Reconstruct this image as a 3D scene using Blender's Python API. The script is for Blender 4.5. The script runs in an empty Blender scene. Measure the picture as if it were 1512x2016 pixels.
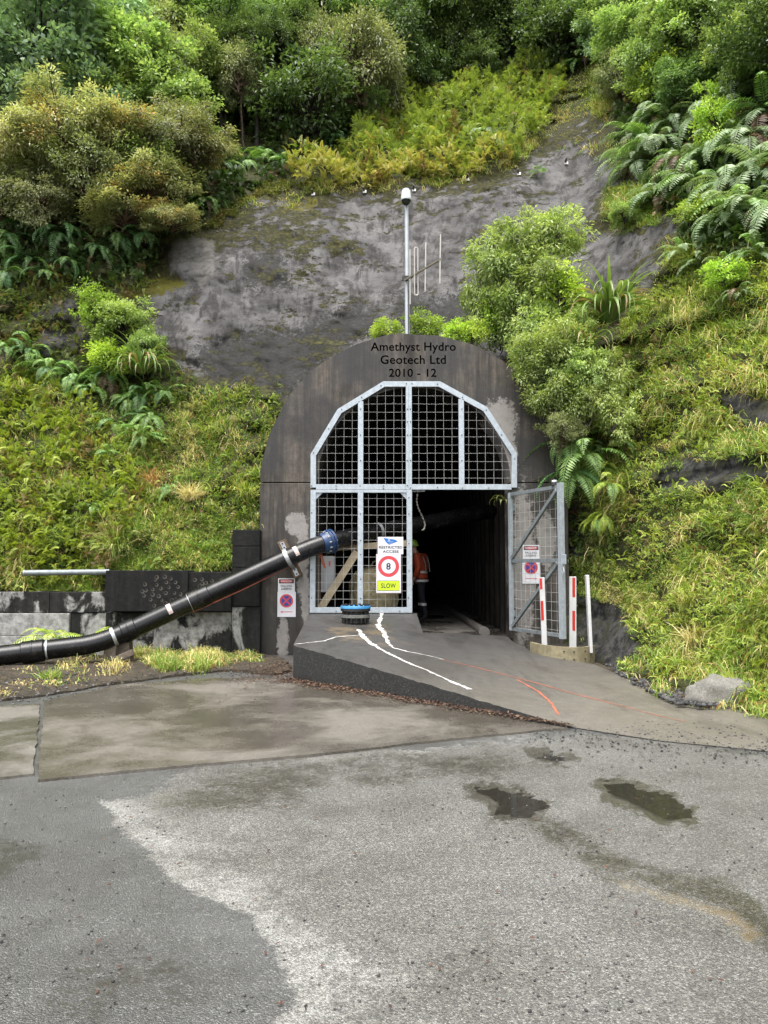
import bpy, bmesh, math, random
import numpy as np
from mathutils import Vector, Matrix, noise as mnoise
from mathutils.geometry import delaunay_2d_cdt

SC = bpy.context.scene
COL = SC.collection
rng = np.random.default_rng(11)
random.seed(5)

# ------------------------------------------------------------------ camera, sky, sun, exposure
F = 1514.0; CH = 1.6; PITCH = math.atan(107/1514)
cam = bpy.data.cameras.new('camera'); camo = bpy.data.objects.new('camera', cam); COL.objects.link(camo)
camo.location = (0, 0, CH); camo.rotation_euler = (math.radians(90)+PITCH, 0, 0)
cam.sensor_fit = 'VERTICAL'; cam.sensor_height = 36; cam.lens = F/2016*36
cam.clip_start = 0.05; cam.clip_end = 3000
SC.camera = camo

SUN_EL, SUN_AZ = 70, 200      # degrees; azimuth the sun stands at (0 = +Y, clockwise)
w = bpy.data.worlds.new('World'); SC.world = w; w.use_nodes = True
wn = w.node_tree.nodes; wl = w.node_tree.links
bg = wn['Background']
sky = wn.new('ShaderNodeTexSky'); sky.sky_type = 'NISHITA'; sky.sun_disc = False
sky.sun_elevation = math.radians(SUN_EL); sky.sun_rotation = math.radians(SUN_AZ)
sky.air_density = 1.0; sky.dust_density = 4.0; sky.ozone_density = 1.0
hs = wn.new('ShaderNodeHueSaturation'); hs.inputs['Saturation'].default_value = 0.22
wl.new(sky.outputs[0], hs.inputs['Color']); wl.new(hs.outputs[0], bg.inputs['Color'])
bg.inputs['Strength'].default_value = 0.15
sl = bpy.data.lights.new('sun', 'SUN'); sl.energy = 1.05; sl.angle = math.radians(40); sl.color = (1, 0.965, 0.91)
so = bpy.data.objects.new('sun', sl); COL.objects.link(so)
_a = math.radians(SUN_AZ); _e = math.radians(SUN_EL)
_d = Vector((math.sin(_a)*math.cos(_e), math.cos(_a)*math.cos(_e), math.sin(_e)))
so.rotation_euler = _d.to_track_quat('Z', 'Y').to_euler(); so.location = _d*50
SC.view_settings.view_transform = 'Standard'; SC.view_settings.look = 'None'
SC.view_settings.exposure = 1.72; SC.view_settings.gamma = 1.0; SC.view_settings.use_curve_mapping = False
SC.render.engine = 'CYCLES'
SC.cycles.use_denoising = True
SC.cycles.max_bounces = 6; SC.cycles.diffuse_bounces = 4; SC.cycles.glossy_bounces = 3
SC.cycles.transmission_bounces = 3; SC.cycles.transparent_max_bounces = 4
SC.cycles.caustics_reflective = False; SC.cycles.caustics_refractive = False

# ------------------------------------------------------------------ survey helpers (photo bearing + distance -> place)
_c, _s = math.cos(PITCH), math.sin(PITCH)
def P(px, py, Y):
    u = (px-756)/F; v = (1008-py)/F; dy = _c-v*_s
    return Vector((u/dy*Y, Y, CH+(_s+v*_c)/dy*Y))
def G(px, py, z=0.0):
    u = (px-756)/F; v = (1008-py)/F; dy = _c-v*_s
    Y = (z-CH)/((_s+v*_c)/dy)
    return Vector((u/dy*Y, Y, z))
def to_px(x, y, z):
    d = y*_c+(z-CH)*_s; up = -y*_s+(z-CH)*_c
    return 756+F*x/d, 1008-F*up/d

# ------------------------------------------------------------------ object helpers
def tag(o, label=None, cat=None, group=None, kind=None):
    if label: o['label'] = label
    if cat: o['category'] = cat
    if group: o['group'] = group
    if kind: o['kind'] = kind
    return o
def thing(name, label, cat, loc=(0, 0, 0), rotz=0, group=None):
    o = bpy.data.objects.new(name, None); COL.objects.link(o)
    o.empty_display_size = 0.1
    o.location = loc; o.rotation_euler = (0, 0, rotz)
    return tag(o, label, cat, group)
def wloc(o):
    v = Vector((0, 0, 0))
    while o: v += o.location; o = o.parent
    return v
def link(name, me, mat=None, parent=None):
    o = bpy.data.objects.new(name, me); COL.objects.link(o)
    if mat and not me.materials: me.materials.append(mat)
    if parent: o.parent = parent
    return o

class MB:
    """collects shapes, builds ONE mesh object"""
    def __init__(s): s.v = []; s.f = []; s.mi = []; s.m = 0
    def add(s, vs, fs):
        b = len(s.v); s.v += [Vector(v) for v in vs]
        for f in fs: s.f.append([b+i for i in f]); s.mi.append(s.m)
        return s
    def box(s, c, size, R=None, bev=0.0):
        hx, hy, hz = size[0]/2, size[1]/2, size[2]/2
        if bev <= 0:
            vs = [Vector((x, y, z)) for x in (-hx, hx) for y in (-hy, hy) for z in (-hz, hz)]
            fs = [(0, 1, 3, 2), (4, 6, 7, 5), (0, 4, 5, 1), (2, 3, 7, 6), (0, 2, 6, 4), (1, 5, 7, 3)]
        else:
            bm = bmesh.new(); bmesh.ops.create_cube(bm, size=1)
            for v in bm.verts: v.co = Vector((v.co.x*size[0], v.co.y*size[1], v.co.z*size[2]))
            bmesh.ops.bevel(bm, geom=bm.edges[:], offset=bev, segments=2, affect='EDGES', profile=0.6)
            bm.verts.index_update(); vs = [v.co.copy() for v in bm.verts]; fs = [[v.index for v in f.verts] for f in bm.faces]; bm.free()
        if R is not None: vs = [R @ v for v in vs]
        c = Vector(c)
        return s.add([v+c for v in vs], fs)
    def bar(s, p0, p1, wd, dp, ref=(0, 1, 0), ext=0.0, bev=0.0):
        p0, p1 = Vector(p0), Vector(p1); d = p1-p0; L = d.length+2*ext; d.normalize()
        n = Vector(ref); n = (n-d*n.dot(d)).normalized(); sd = d.cross(n)
        R = Matrix((sd, n, d)).transposed()
        return s.box((p0+p1)/2, (wd, dp, L), R, bev)
    def tube(s, pts, r, n=12, cap=True, closed=False):
        pts = [Vector(p) for p in pts]; m = len(pts)
        rr = r if isinstance(r, (list, tuple)) else [r]*m
        rings = []; prev = None
        for i, p in enumerate(pts):
            a = pts[max(i-1, 0)]; b = pts[min(i+1, m-1)]
            if closed: a = pts[(i-1) % m]; b = pts[(i+1) % m]
            t = (b-a).normalized()
            if prev is None:
                q = Vector((0, 0, 1)) if abs(t.z) < 0.9 else Vector((1, 0, 0))
                prev = (q-t*q.dot(t)).normalized()
            else: prev = (prev-t*prev.dot(t)).normalized()
            o = t.cross(prev)
            rings.append([p+(prev*math.cos(2*math.pi*k/n)+o*math.sin(2*math.pi*k/n))*rr[i] for k in range(n)])
        vs = [v for q in rings for v in q]; fs = []
        for i in range(m if closed else m-1):
            j = (i+1) % m
            for k in range(n):
                fs.append((i*n+k, i*n+(k+1) % n, j*n+(k+1) % n, j*n+k))
        if cap and not closed: fs += [tuple(range(n-1, -1, -1)), tuple((m-1)*n+k for k in range(n))]
        return s.add(vs, fs)
    def cyl(s, c, axis, r, h, n=12):
        a = Vector(axis).normalized(); c = Vector(c)
        return s.tube([c-a*h/2, c+a*h/2], r, n)
    def lathe(s, prof, c, n=24, axis=(0, 0, 1)):
        c = Vector(c); q = Vector((0, 0, 1)).rotation_difference(Vector(axis))
        vs = []; fs = []
        for (r, z) in prof:
            for k in range(n):
                a = 2*math.pi*k/n; vs.append(c+q @ Vector((r*math.cos(a), r*math.sin(a), z)))
        for i in range(len(prof)-1):
            for k in range(n): fs.append((i*n+k, i*n+(k+1) % n, (i+1)*n+(k+1) % n, (i+1)*n+k))
        fs += [tuple(range(n-1, -1, -1)), tuple((len(prof)-1)*n+k for k in range(n))]
        return s.add(vs, fs)
    def prism(s, poly, y0, y1):
        """poly of (x, z), extruded along Y"""
        n = len(poly)
        vs = [(x, y0, z) for x, z in poly]+[(x, y1, z) for x, z in poly]
        fs = [tuple(range(n)), tuple(range(2*n-1, n-1, -1))]+[(i, i+n, (i+1) % n+n, (i+1) % n) for i in range(n)]
        return s.add(vs, fs)
    def build(s, name, mat, parent=None, smooth=False, world=True, kind=None, fix=True):
        me = bpy.data.meshes.new(name)
        off = wloc(parent) if (parent and world) else Vector((0, 0, 0))
        me.from_pydata([tuple(v-off) for v in s.v], [], s.f)
        for m in (mat if isinstance(mat, (list, tuple)) else [mat]):
            if m: me.materials.append(m)
        if any(s.mi): me.polygons.foreach_set('material_index', s.mi)
        if fix:
            bm = bmesh.new(); bm.from_mesh(me); bmesh.ops.recalc_face_normals(bm, faces=bm.faces); bm.to_mesh(me); bm.free()
        if smooth:
            me.polygons.foreach_set('use_smooth', [True]*len(me.polygons))
            try: me.set_sharp_from_angle(angle=math.radians(40))
            except Exception: pass
        me.update()
        o = link(name, me, None, parent)
        if kind: o['kind'] = kind
        return o

def np_mesh(name, v, tris, col=None, mat=None, quads=False, smooth=False):
    """fast mesh from arrays; col = per-vertex colour"""
    me = bpy.data.meshes.new(name); k = 4 if quads else 3
    v = np.asarray(v, np.float32); t = np.asarray(tris, np.int32)
    me.vertices.add(len(v)); me.vertices.foreach_set('co', v.ravel())
    me.loops.add(t.size); me.loops.foreach_set('vertex_index', t.ravel())
    me.polygons.add(len(t)); me.polygons.foreach_set('loop_start', np.arange(len(t), dtype=np.int32)*k)
    if smooth: me.polygons.foreach_set('use_smooth', np.ones(len(t), bool))
    me.update(calc_edges=True)
    if col is not None:
        a = me.attributes.new('Col', 'FLOAT_COLOR', 'POINT')
        c4 = np.ones((len(v), 4), np.float32); c4[:, :3] = col; a.data.foreach_set('color', c4.ravel())
    if mat: me.materials.append(mat)
    return me
def fattr(me, name, arr):
    a = me.attributes.new(name, 'FLOAT', 'POINT'); a.data.foreach_set('value', np.asarray(arr, np.float32).ravel())

# value noise on arrays
def _h(i, j, k):
    n = (i*374761393+j*668265263+k*1274126177) & 0x7fffffff
    n = ((n ^ (n >> 13))*1103515245) & 0x7fffffff
    return ((n ^ (n >> 16)) & 0xffff)/65535.0
def vnoise(x, y, seed=0):
    x = np.asarray(x, float); y = np.asarray(y, float)
    i = np.floor(x).astype(np.int64); j = np.floor(y).astype(np.int64); u = x-i; v = y-j
    u = u*u*(3-2*u); v = v*v*(3-2*v)
    return (_h(i, j, seed)*(1-u)+_h(i+1, j, seed)*u)*(1-v)+(_h(i, j+1, seed)*(1-u)+_h(i+1, j+1, seed)*u)*v
def fbm(x, y, seed=0, oct=4):
    r = 0; a = .5; t = 0
    for k in range(oct): r = r+a*vnoise(x*2**k+k*7.3, y*2**k-k*3.1, seed+k); t += a; a *= .5
    return r/t
def poly_sd(px, py, poly):
    """signed distance, inside positive"""
    px = np.asarray(px, float); py = np.asarray(py, float)
    d = np.full(px.shape, 1e9); ins = np.zeros(px.shape, bool); n = len(poly)
    for i in range(n):
        x0, y0 = poly[i]; x1, y1 = poly[(i+1) % n]
        ex, ey = x1-x0, y1-y0
        t = np.clip(((px-x0)*ex+(py-y0)*ey)/(ex*ex+ey*ey+1e-9), 0, 1)
        d = np.minimum(d, np.hypot(px-x0-t*ex, py-y0-t*ey))
        c = ((y0 > py) != (y1 > py)) & (px < (ex)*(py-y0)/((ey) if ey else 1e-9)+x0)
        ins ^= c
    return np.where(ins, d, -d)
def sstep(a, b, x):
    t = np.clip((x-a)/(b-a), 0, 1); return t*t*(3-2*t)
def line_d(px, py, pts):
    d = np.full(np.shape(px), 1e9)
    for (x0, y0), (x1, y1) in zip(pts[:-1], pts[1:]):
        ex, ey = x1-x0, y1-y0
        t = np.clip(((px-x0)*ex+(py-y0)*ey)/(ex*ex+ey*ey), 0, 1)
        d = np.minimum(d, np.hypot(px-x0-t*ex, py-y0-t*ey))
    return d

# ------------------------------------------------------------------ material helpers
ALB = 0.74      # albedo trim for mineral, metal and painted surfaces
class NT:
    def __init__(s, name):
        s.m = bpy.data.materials.new(name); s.m.use_nodes = True
        s.t = s.m.node_tree; s.b = s.t.nodes['Principled BSDF']; s._co = None
    def n(s, typ, **kw):
        nd = s.t.nodes.new(typ)
        for k, v in kw.items(): setattr(nd, k, v)
        return nd
    def set(s, sock, v):
        if hasattr(v, 'is_output'): s.t.links.new(v, sock)
        elif isinstance(v, (tuple, list)) and sock.type == 'RGBA' and len(v) == 3: sock.default_value = (*v, 1)
        else: sock.default_value = v
    def co(s, kind='Object'):
        if s._co is None: s._co = s.n('ShaderNodeTexCoord')
        return s._co.outputs[kind]
    def pos(s):
        return s.n('ShaderNodeNewGeometry').outputs['Position']
    def map(s, vec, scale=(1, 1, 1), loc=(0, 0, 0), rot=(0, 0, 0)):
        q = s.n('ShaderNodeMapping'); s.set(q.inputs['Vector'], vec)
        q.inputs['Scale'].default_value = scale; q.inputs['Location'].default_value = loc; q.inputs['Rotation'].default_value = rot
        return q.outputs[0]
    def noise(s, vec, scale, detail=4, rough=.55, dist=0.0, out='Fac'):
        q = s.n('ShaderNodeTexNoise'); s.set(q.inputs['Vector'], vec)
        q.inputs['Scale'].default_value = scale; q.inputs['Detail'].default_value = detail
        q.inputs['Roughness'].default_value = rough; q.inputs['Distortion'].default_value = dist
        return q.outputs[out]
    def vor(s, vec, scale, feature='F1', out='Distance', rand=1.0):
        q = s.n('ShaderNodeTexVoronoi', feature=feature); s.set(q.inputs['Vector'], vec)
        q.inputs['Scale'].default_value = scale; q.inputs['Randomness'].default_value = rand
        return q.outputs[out]
    def ramp(s, fac, stops, interp='LINEAR'):
        q = s.n('ShaderNodeValToRGB'); q.color_ramp.interpolation = interp; s.set(q.inputs[0], fac)
        e = q.color_ramp.elements
        while len(e) < len(stops): e.new(0.5)
        for el, (p, c) in zip(e, stops):
            el.position = p; el.color = (*c, 1) if isinstance(c, tuple) else (c, c, c, 1)
        return q.outputs[0]
    def mr(s, v, a, b, c=0.0, d=1.0, smooth=True):
        q = s.n('ShaderNodeMapRange'); q.interpolation_type = 'SMOOTHSTEP' if smooth else 'LINEAR'
        s.set(q.inputs[0], v)
        for i, x in zip((1, 2, 3, 4), (a, b, c, d)): q.inputs[i].default_value = x
        return q.outputs[0]
    def mix(s, f, a, b, mode='MIX'):
        q = s.n('ShaderNodeMix', data_type='RGBA', blend_type=mode)
        s.set(q.inputs[0], f); s.set(q.inputs[6], a); s.set(q.inputs[7], b); return q.outputs[2]
    def math(s, op, a, b=0.0, clamp=False):
        q = s.n('ShaderNodeMath', operation=op, use_clamp=clamp); s.set(q.inputs[0], a); s.set(q.inputs[1], b); return q.outputs[0]
    def attr(s, name, out='Fac'):
        q = s.n('ShaderNodeAttribute', attribute_name=name); return q.outputs[out]
    def xyz(s, vec):
        q = s.n('ShaderNodeSeparateXYZ'); s.set(q.inputs[0], vec); return q.outputs
    def bump(s, h, strength=.5, dist=.02, normal=None):
        q = s.n('ShaderNodeBump'); s.set(q.inputs['Height'], h); q.inputs['Strength'].default_value = strength
        q.inputs['Distance'].default_value = dist
        if normal is not None: s.set(q.inputs['Normal'], normal)
        return q.outputs[0]
    def out(s, base, rough=.6, normal=None, metal=0.0, spec=None, alb=None):
        k = ALB if alb is None else alb
        if k != 1: base = tuple(x*k for x in base[:3]) if isinstance(base, (tuple, list)) else s.mix(1.0, base, (k, k, k), 'MULTIPLY')
        s.set(s.b.inputs['Base Color'], base); s.set(s.b.inputs['Roughness'], rough); s.set(s.b.inputs['Metallic'], metal)
        if normal is not None: s.set(s.b.inputs['Normal'], normal)
        if spec is not None: s.set(s.b.inputs['Specular IOR Level'], spec)
        return s.m
    def blobs(s, pos, ells, warp=.25, wscale=3.0, axes='xz'):
        """0..1 mask of a union of ellipses (c1, c2, r1, r2) with a ragged outline"""
        wv = s.noise(pos, wscale, 5, .65, out='Color')
        q = s.n('ShaderNodeVectorMath', operation='MULTIPLY_ADD'); s.set(q.inputs[0], wv)
        q.inputs[1].default_value = (warp*2,)*3
        q2 = s.n('ShaderNodeVectorMath', operation='SUBTRACT'); s.set(q2.inputs[0], pos); q2.inputs[1].default_value = (warp,)*3
        s.t.links.new(q2.outputs[0], q.inputs[2])
        X = s.xyz(q.outputs[0]); ia, ib = ('xyz'.index(axes[0]), 'xyz'.index(axes[1]))
        best = None
        for (a, b, ra, rb) in ells:
            da = s.math('DIVIDE', s.math('SUBTRACT', X[ia], a), ra); db = s.math('DIVIDE', s.math('SUBTRACT', X[ib], b), rb)
            d = s.math('ADD', s.math('MULTIPLY', da, da), s.math('MULTIPLY', db, db))
            best = d if best is None else s.math('MINIMUM', best, d)
        nz = s.math('MULTIPLY', s.math('SUBTRACT', s.noise(pos, wscale*2.6, 7, .75), .5), 3.2)
        return s.mr(s.math('ADD', best, nz), 0.62, 1.12, 1.0, 0.0)

def simple(name, col, rough=.5, metal=0.0, var=.12, scale=9.0, bump=.15, bdist=.004, spec=None, dirt=None):
    t = NT(name); p = t.pos()
    a = t.noise(p, scale, 5, .6); b = t.noise(p, scale*9, 3, .6)
    f = t.math('ADD', t.math('MULTIPLY', a, .7), t.math('MULTIPLY', b, .3))
    lo = tuple(c*(1-var*2.2) for c in col); hi = tuple(min(1, c*(1+var)) for c in col)
    c = t.mix(t.mr(f, .3, .7), lo, hi)
    if dirt: c = t.mix(t.mr(t.noise(p, scale*.7, 6, .7), .52, .72, 0, .8), c, dirt)
    r = t.mr(b, .2, .8, max(.05, rough-.1), min(1, rough+.12))
    return t.out(c, r, t.bump(f, bump, bdist) if bump else None, metal, spec)

# ================================================================== TERRAIN (hillside above the yard)
CP = [  # bearing px, py -> distance of the slope
 (-700,1420,13.9),(-700,1150,14.2),(-700,900,15.4),(-700,600,17.4),(-700,300,20.5),(-700,0,25.5),(-700,-500,38),
 (-200,1420,14.2),(-200,1150,14.4),(0,1300,14.35),(0,1150,14.45),(0,1000,15.0),(0,850,15.9),(0,700,16.9),(0,580,17.6),(0,430,18.4),(0,250,20.8),(0,100,23.6),(0,-150,29),
 (250,1300,14.35),(250,1110,14.5),(250,1000,15.1),(250,850,16.2),(250,720,17.1),(250,600,17.7),(250,480,18.3),(250,300,20.6),(250,100,24.2),(250,-150,30),
 (480,1300,14.45),(480,1100,14.6),(480,950,15.3),(480,820,16.3),(480,740,16.9),(480,600,17.7),(480,460,18.6),(480,360,19.9),(480,250,22.3),(480,80,26),(480,-150,31),
 (650,1000,15.6),(650,750,16.8),(650,600,17.7),(650,400,19.3),(650,340,20.6),(650,200,24),(650,0,28),
 (800,1000,15.8),(800,660,16.9),(800,480,18.5),(800,370,19.6),(800,300,21.3),(800,200,23.8),(800,80,27),(800,-200,34),
 (1000,900,15.6),(1000,660,16.5),(1000,480,17.8),(1000,340,19.3),(1000,270,20.8),(1000,180,23),(1000,60,26.5),(1000,-200,33),
 (1130,1420,12.6),(1125,1300,13.7),(1125,1150,14.2),(1125,1000,14.5),(1130,850,14.9),(1140,650,15.8),(1150,480,17.1),(1160,330,18.7),(1160,200,20.6),(1160,60,24),(1160,-200,30),
 (1230,1420,10.7),(1230,1335,11.4),(1230,1250,12.4),(1230,1100,13.1),(1230,900,13.7),(1230,700,14.5),(1230,540,15.4),(1230,380,16.9),(1230,200,19.2),(1230,0,22.8),
 (1380,1420,8.6),(1380,1388,9.05),(1380,1320,9.9),(1380,1200,10.6),(1380,1000,11.4),(1380,800,12.3),(1380,600,13.3),(1380,450,14.1),(1380,300,15.6),(1380,100,18.2),(1380,-150,22.5),
 (1512,1450,8.1),(1512,1390,8.7),(1512,1200,9.4),(1512,1000,10.1),(1512,800,11.0),(1512,600,12.0),(1512,400,13.2),(1512,200,14.9),(1512,0,17.1),(1512,-200,20),
 (1800,1500,6.8),(1800,1200,7.6),(1800,800,8.9),(1800,400,10.6),(1800,0,13.6),(1800,-500,19),
 (2300,1700,5.2),(2300,1200,6.0),(2300,600,7.6),(2300,0,10.5),(2300,-500,15),
]
CP = np.array(CP, float)
def _tps_fit(q, z, lam=0.3):
    n = len(q); d = np.hypot(q[:, None, 0]-q[None, :, 0], q[:, None, 1]-q[None, :, 1])/300
    K = np.where(d > 0, d*d*np.log(np.maximum(d, 1e-9)), 0)+lam*.02*np.eye(n)
    A = np.c_[np.ones(n), q/300]; M = np.block([[K, A], [A.T, np.zeros((3, 3))]])
    return np.linalg.solve(M, np.r_[z, 0, 0, 0])
_tw = _tps_fit(CP[:, :2], np.log(CP[:, 2]))
def tps(px, py):
    px = np.asarray(px, float); py = np.asarray(py, float); sh = px.shape; a = px.ravel(); b = py.ravel(); r = np.empty(a.size)
    for i in range(0, a.size, 20000):
        x = a[i:i+20000]; y = b[i:i+20000]
        d = np.hypot(x[:, None]-CP[None, :, 0], y[:, None]-CP[None, :, 1])/300
        K = np.where(d > 0, d*d*np.log(np.maximum(d, 1e-9)), 0)
        r[i:i+20000] = K @ _tw[:-3]+_tw[-3]+_tw[-2]*x/300+_tw[-1]*y/300
    return np.exp(r).reshape(sh)

SHOT = [(300,480),(345,462),(430,440),(470,400),(520,372),(640,372),(720,366),(850,362),(930,350),(1000,328),(1060,296),(1110,250),(1150,222),(1192,236),(1182,272),(1250,330),(1245,400),(1205,425),(1290,418),(1345,440),(1312,520),(1262,570),(1150,640),(1060,760),(1000,800),(560,800),(470,770),(400,752),(330,700),(250,660),(215,640),(225,590),(260,560),(300,535)]
ROCKS = [[(1145,1130),(1190,1140),(1235,1200),(1255,1285),(1200,1320),(1140,1310)],
         [(1290,925),(1400,905),(1530,895),(1530,945),(1400,965),(1300,962)],
         [(1395,755),(1460,775),(1540,800),(1540,860),(1470,840),(1420,805)],
         [(1120,960),(1145,980),(1150,1120),(1120,1120)],
         [(60,610),(150,590),(180,660),(120,720),(70,690)]]
SEEP_SHADE = [[(380,690),(460,650),(600,640),(700,590),(760,640),(640,720),(560,800),(400,770)],
        [(770,560),(860,590),(960,550),(1010,600),(940,660),(780,650)],
        [(280,480),(345,470),(350,560),(270,560)],  # shade of the recess under the ferns, painted dark
        [(470,490),(560,500),(570,570),(480,570)]]  # shadow between lumps of the face, put into the colour
GX = np.arange(-700, 2306, 4.0); GY = np.arange(-500, 1471, 4.0)
PXg, PYg = np.meshgrid(GX, GY)
Yg = tps(PXg, PYg)
sdS = poly_sd(PXg, PYg, SHOT); m_sc = sstep(-14, 14, sdS+(fbm(PXg/45, PYg/45, 3)-.5)*60)
m_rk = np.zeros_like(m_sc)
for q in ROCKS: m_rk = np.maximum(m_rk, sstep(-12, 14, poly_sd(PXg, PYg, q)+(fbm(PXg/30, PYg/30, 9)-.5)*45))
m_seep_shade = np.zeros_like(m_sc)
for q in SEEP_SHADE: m_seep_shade = np.maximum(m_seep_shade, sstep(-45, 45, poly_sd(PXg, PYg, q)))
# lumps, ledges and erosion in the slope
wx = PXg*Yg/F; wz = (1115-PYg)*Yg/F
lump = fbm(wx*.55+3, wz*.7, 21, 4)-.5; fine = fbm(wx*2.6, wz*3.2+5, 31, 4)-.5; ridged = np.abs(fbm(wx*.9-2, wz*1.3, 41, 4)-.5)
micro = fbm(wx*8, wz*8, 51, 4)-.5; crack = np.abs(fbm(wx*2.2+8, wz*3.4, 61, 5)-.5)
Yg = Yg+(1-m_rk*0.4)*lump*.55+m_sc*(fine*.15-ridged*.32+micro*.022+.03*np.clip(.06-crack, 0, .06)/.06)+(1-m_sc)*(fine*.75+micro*.10)-m_rk*(ridged*.9-.1+fine*.35)
Yg = Yg+.5*sstep(-10, 30, poly_sd(PXg, PYg, [(275,478),(345,470),(352,556),(270,566)]))   # hollow under the ferns
def lookup(px, py, A=None):
    A = Yg if A is None else A
    px = np.asarray(px, float); py = np.asarray(py, float)
    i = np.clip((py-GY[0])/4, 0, len(GY)-1.001); j = np.clip((px-GX[0])/4, 0, len(GX)-1.001)
    i0 = i.astype(int); j0 = j.astype(int); a = i-i0; b = j-j0
    return (A[i0, j0]*(1-b)+A[i0, j0+1]*b)*(1-a)+(A[i0+1, j0]*(1-b)+A[i0+1, j0+1]*b)*a
def Pn(px, py, Y):
    u = (np.asarray(px)-756)/F; v = (1008-np.asarray(py))/F; dy = _c-v*_s
    return np.stack([u/dy*Y, Y+0*u, CH+(_s+v*_c)/dy*Y], -1)
def S(px, py):
    return Vector(Pn(px, py, lookup(px, py)).tolist())
Tv = Pn(PXg, PYg, Yg)
_du = np.gradient(Tv, axis=1); _dv = np.gradient(Tv, axis=0)
Tn = np.cross(_du, _dv); Tn /= np.linalg.norm(Tn, axis=-1, keepdims=True)+1e-9
Tn = np.where((Tn[..., 1:2] > 0), -Tn, Tn)
def Nn(px, py): 
    return np.stack([lookup(px, py, Tn[..., k]) for k in range(3)], -1)

def m_terrain():
    t = NT('hillside'); p = t.pos()
    n1 = t.noise(p, 1.3, 6, .6); n2 = t.noise(p, 7, 6, .65); n3 = t.noise(p, 45, 4, .7)
    sq = t.map(p, (1, 1, .28)); st = t.noise(sq, 3.2, 7, .7, .4)
    shot = t.mix(t.mr(n1, .3, .7), (.116, .112, .111), (.262, .252, .248))
    shot = t.mix(t.mr(st, .44, .62, 0, .85), shot, (.050, .046, .044))
    shot = t.mix(t.mr(n3, .35, .7, 0, .5), shot, t.mix(.6, shot, (.07, .064, .064)))
    cr = t.mr(t.vor(p, 16, 'F1'), .0, .12, 1, 0); 
    shot = t.mix(t.math('MULTIPLY', cr, t.mr(n2, .5, .6)), shot, (.05, .045, .04))
    # black lichen / seepage, plus painted shade of the hollow and the lumps
    sp = t.math('ADD', t.math('MULTIPLY', t.attr('seep_shade'), .42), t.math('MULTIPLY', n2, .62))
    lich_shade = t.mr(t.math('ADD', sp, t.math('MULTIPLY', t.math('SUBTRACT', t.noise(p, 22, 6, .75), .5), 1.0)), .50, .57)
    shot = t.mix(t.math('MULTIPLY', lich_shade, .9), shot, (.026, .025, .022))
    # moss patches lying along the slope
    mp = t.map(p, (.6, 1, 1.2), rot=(0, .35, 0)); ms = t.math('ADD', t.math('MULTIPLY', t.noise(mp, 4.6, 8, .76, .2), .62), t.math('MULTIPLY', t.noise(mp, .9, 4, .6), .38))
    mk = t.mr(t.math('ADD', ms, t.math('MULTIPLY', t.attr('mossy'), .075)), .540, .560)
    mcol = t.ramp(t.noise(p, 12, 4, .6), [(.3, (.018, .019, .008)), (.5, (.055, .053, .015)), (.72, (.13, .120, .026))])
    shot = t.mix(mk, shot, mcol)
    shot = t.mix(t.mr(t.math('ADD', t.attr('pale'), t.math('MULTIPLY', t.math('SUBTRACT', t.noise(p, 2.6, 7, .7), .5), 2.6)), .45, .95, 0, .8), shot, t.mix(st, (.34, .325, .30), (.13, .12, .11)))
    bmk = t.mr(t.math('ADD', t.attr('bmoss'), t.math('MULTIPLY', t.math('SUBTRACT', t.noise(p, 6, 8, .8), .5), 3.0)), .62, .85)
    shot = t.mix(bmk, shot, t.ramp(n3, [(.3, (.06, .06, .008)), (.55, (.17, .155, .016)), (.75, (.27, .24, .03))]))
    # bare rock and soil
    rk = t.mix(t.mr(n2, .35, .65), (.022, .022, .022), (.13, .125, .12))
    rk = t.mix(t.mr(t.noise(p, 3.5, 6, .7), .48, .62, 0, .8), rk, (.05, .052, .018))
    soil = t.ramp(t.math('ADD', t.math('MULTIPLY', n2, .6), t.math('MULTIPLY', t.noise(p, 28, 5, .7), .4)), [(.32, (.018, .018, .008)), (.46, (.045, .050, .014)), (.58, (.085, .092, .022)), (.72, (.16, .13, .06))])
    c = t.mix(t.attr('sc'), soil, shot); c = t.mix(t.attr('rock'), c, rk)
    h = t.math('ADD', t.math('MULTIPLY', n2, .6), t.math('MULTIPLY', n3, .4))
    h = t.math('ADD', h, t.math('MULTIPLY', mk, .35))
    rough = t.mr(lich_shade, 0, 1, .82, .5)
    h2 = t.math('ADD', h, t.math('MULTIPLY', t.noise(p, 18, 8, .8), .5))
    return t.out(c, rough, t.bump(h2, 1.0, .08), spec=.3)
nR, nC = PXg.shape
idx = np.arange(nR*nC).reshape(nR, nC)
q = np.stack([idx[:-1, :-1], idx[1:, :-1], idx[1:, 1:], idx[:-1, 1:]], -1).reshape(-1, 4)
PORT_SIL = [(513,1500),(513,950),(535,850),(600,742),(700,680),(811,657),(925,680),(1025,742),(1090,850),(1117,950),(1117,1500)]
sdP = poly_sd(PXg, PYg, PORT_SIL)
cx = (PXg[:-1, :-1]+3).ravel(); keep = (sdP[:-1, :-1].ravel() < 45)
q = q[keep]
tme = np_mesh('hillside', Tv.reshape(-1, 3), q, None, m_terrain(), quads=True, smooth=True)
fattr(tme, 'sc', m_sc); fattr(tme, 'rock', m_rk); fattr(tme, 'seep_shade', m_seep_shade)
mossy = np.clip(sstep(60, 0, sdS)+.7*sstep(80, -40, np.abs(PYg-470)-40)*sstep(760, 560, PXg)+.8*sstep(130, 40, np.hypot(PXg-130, PYg-640)), 0, 1.3)
fattr(tme, 'mossy', mossy)
fattr(tme, 'pale', sstep(-10, 12, poly_sd(PXg, PYg, [(335,470),(385,462),(425,470),(426,545),(398,572),(372,540),(330,545)])))
bmo = np.zeros_like(m_sc)
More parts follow.
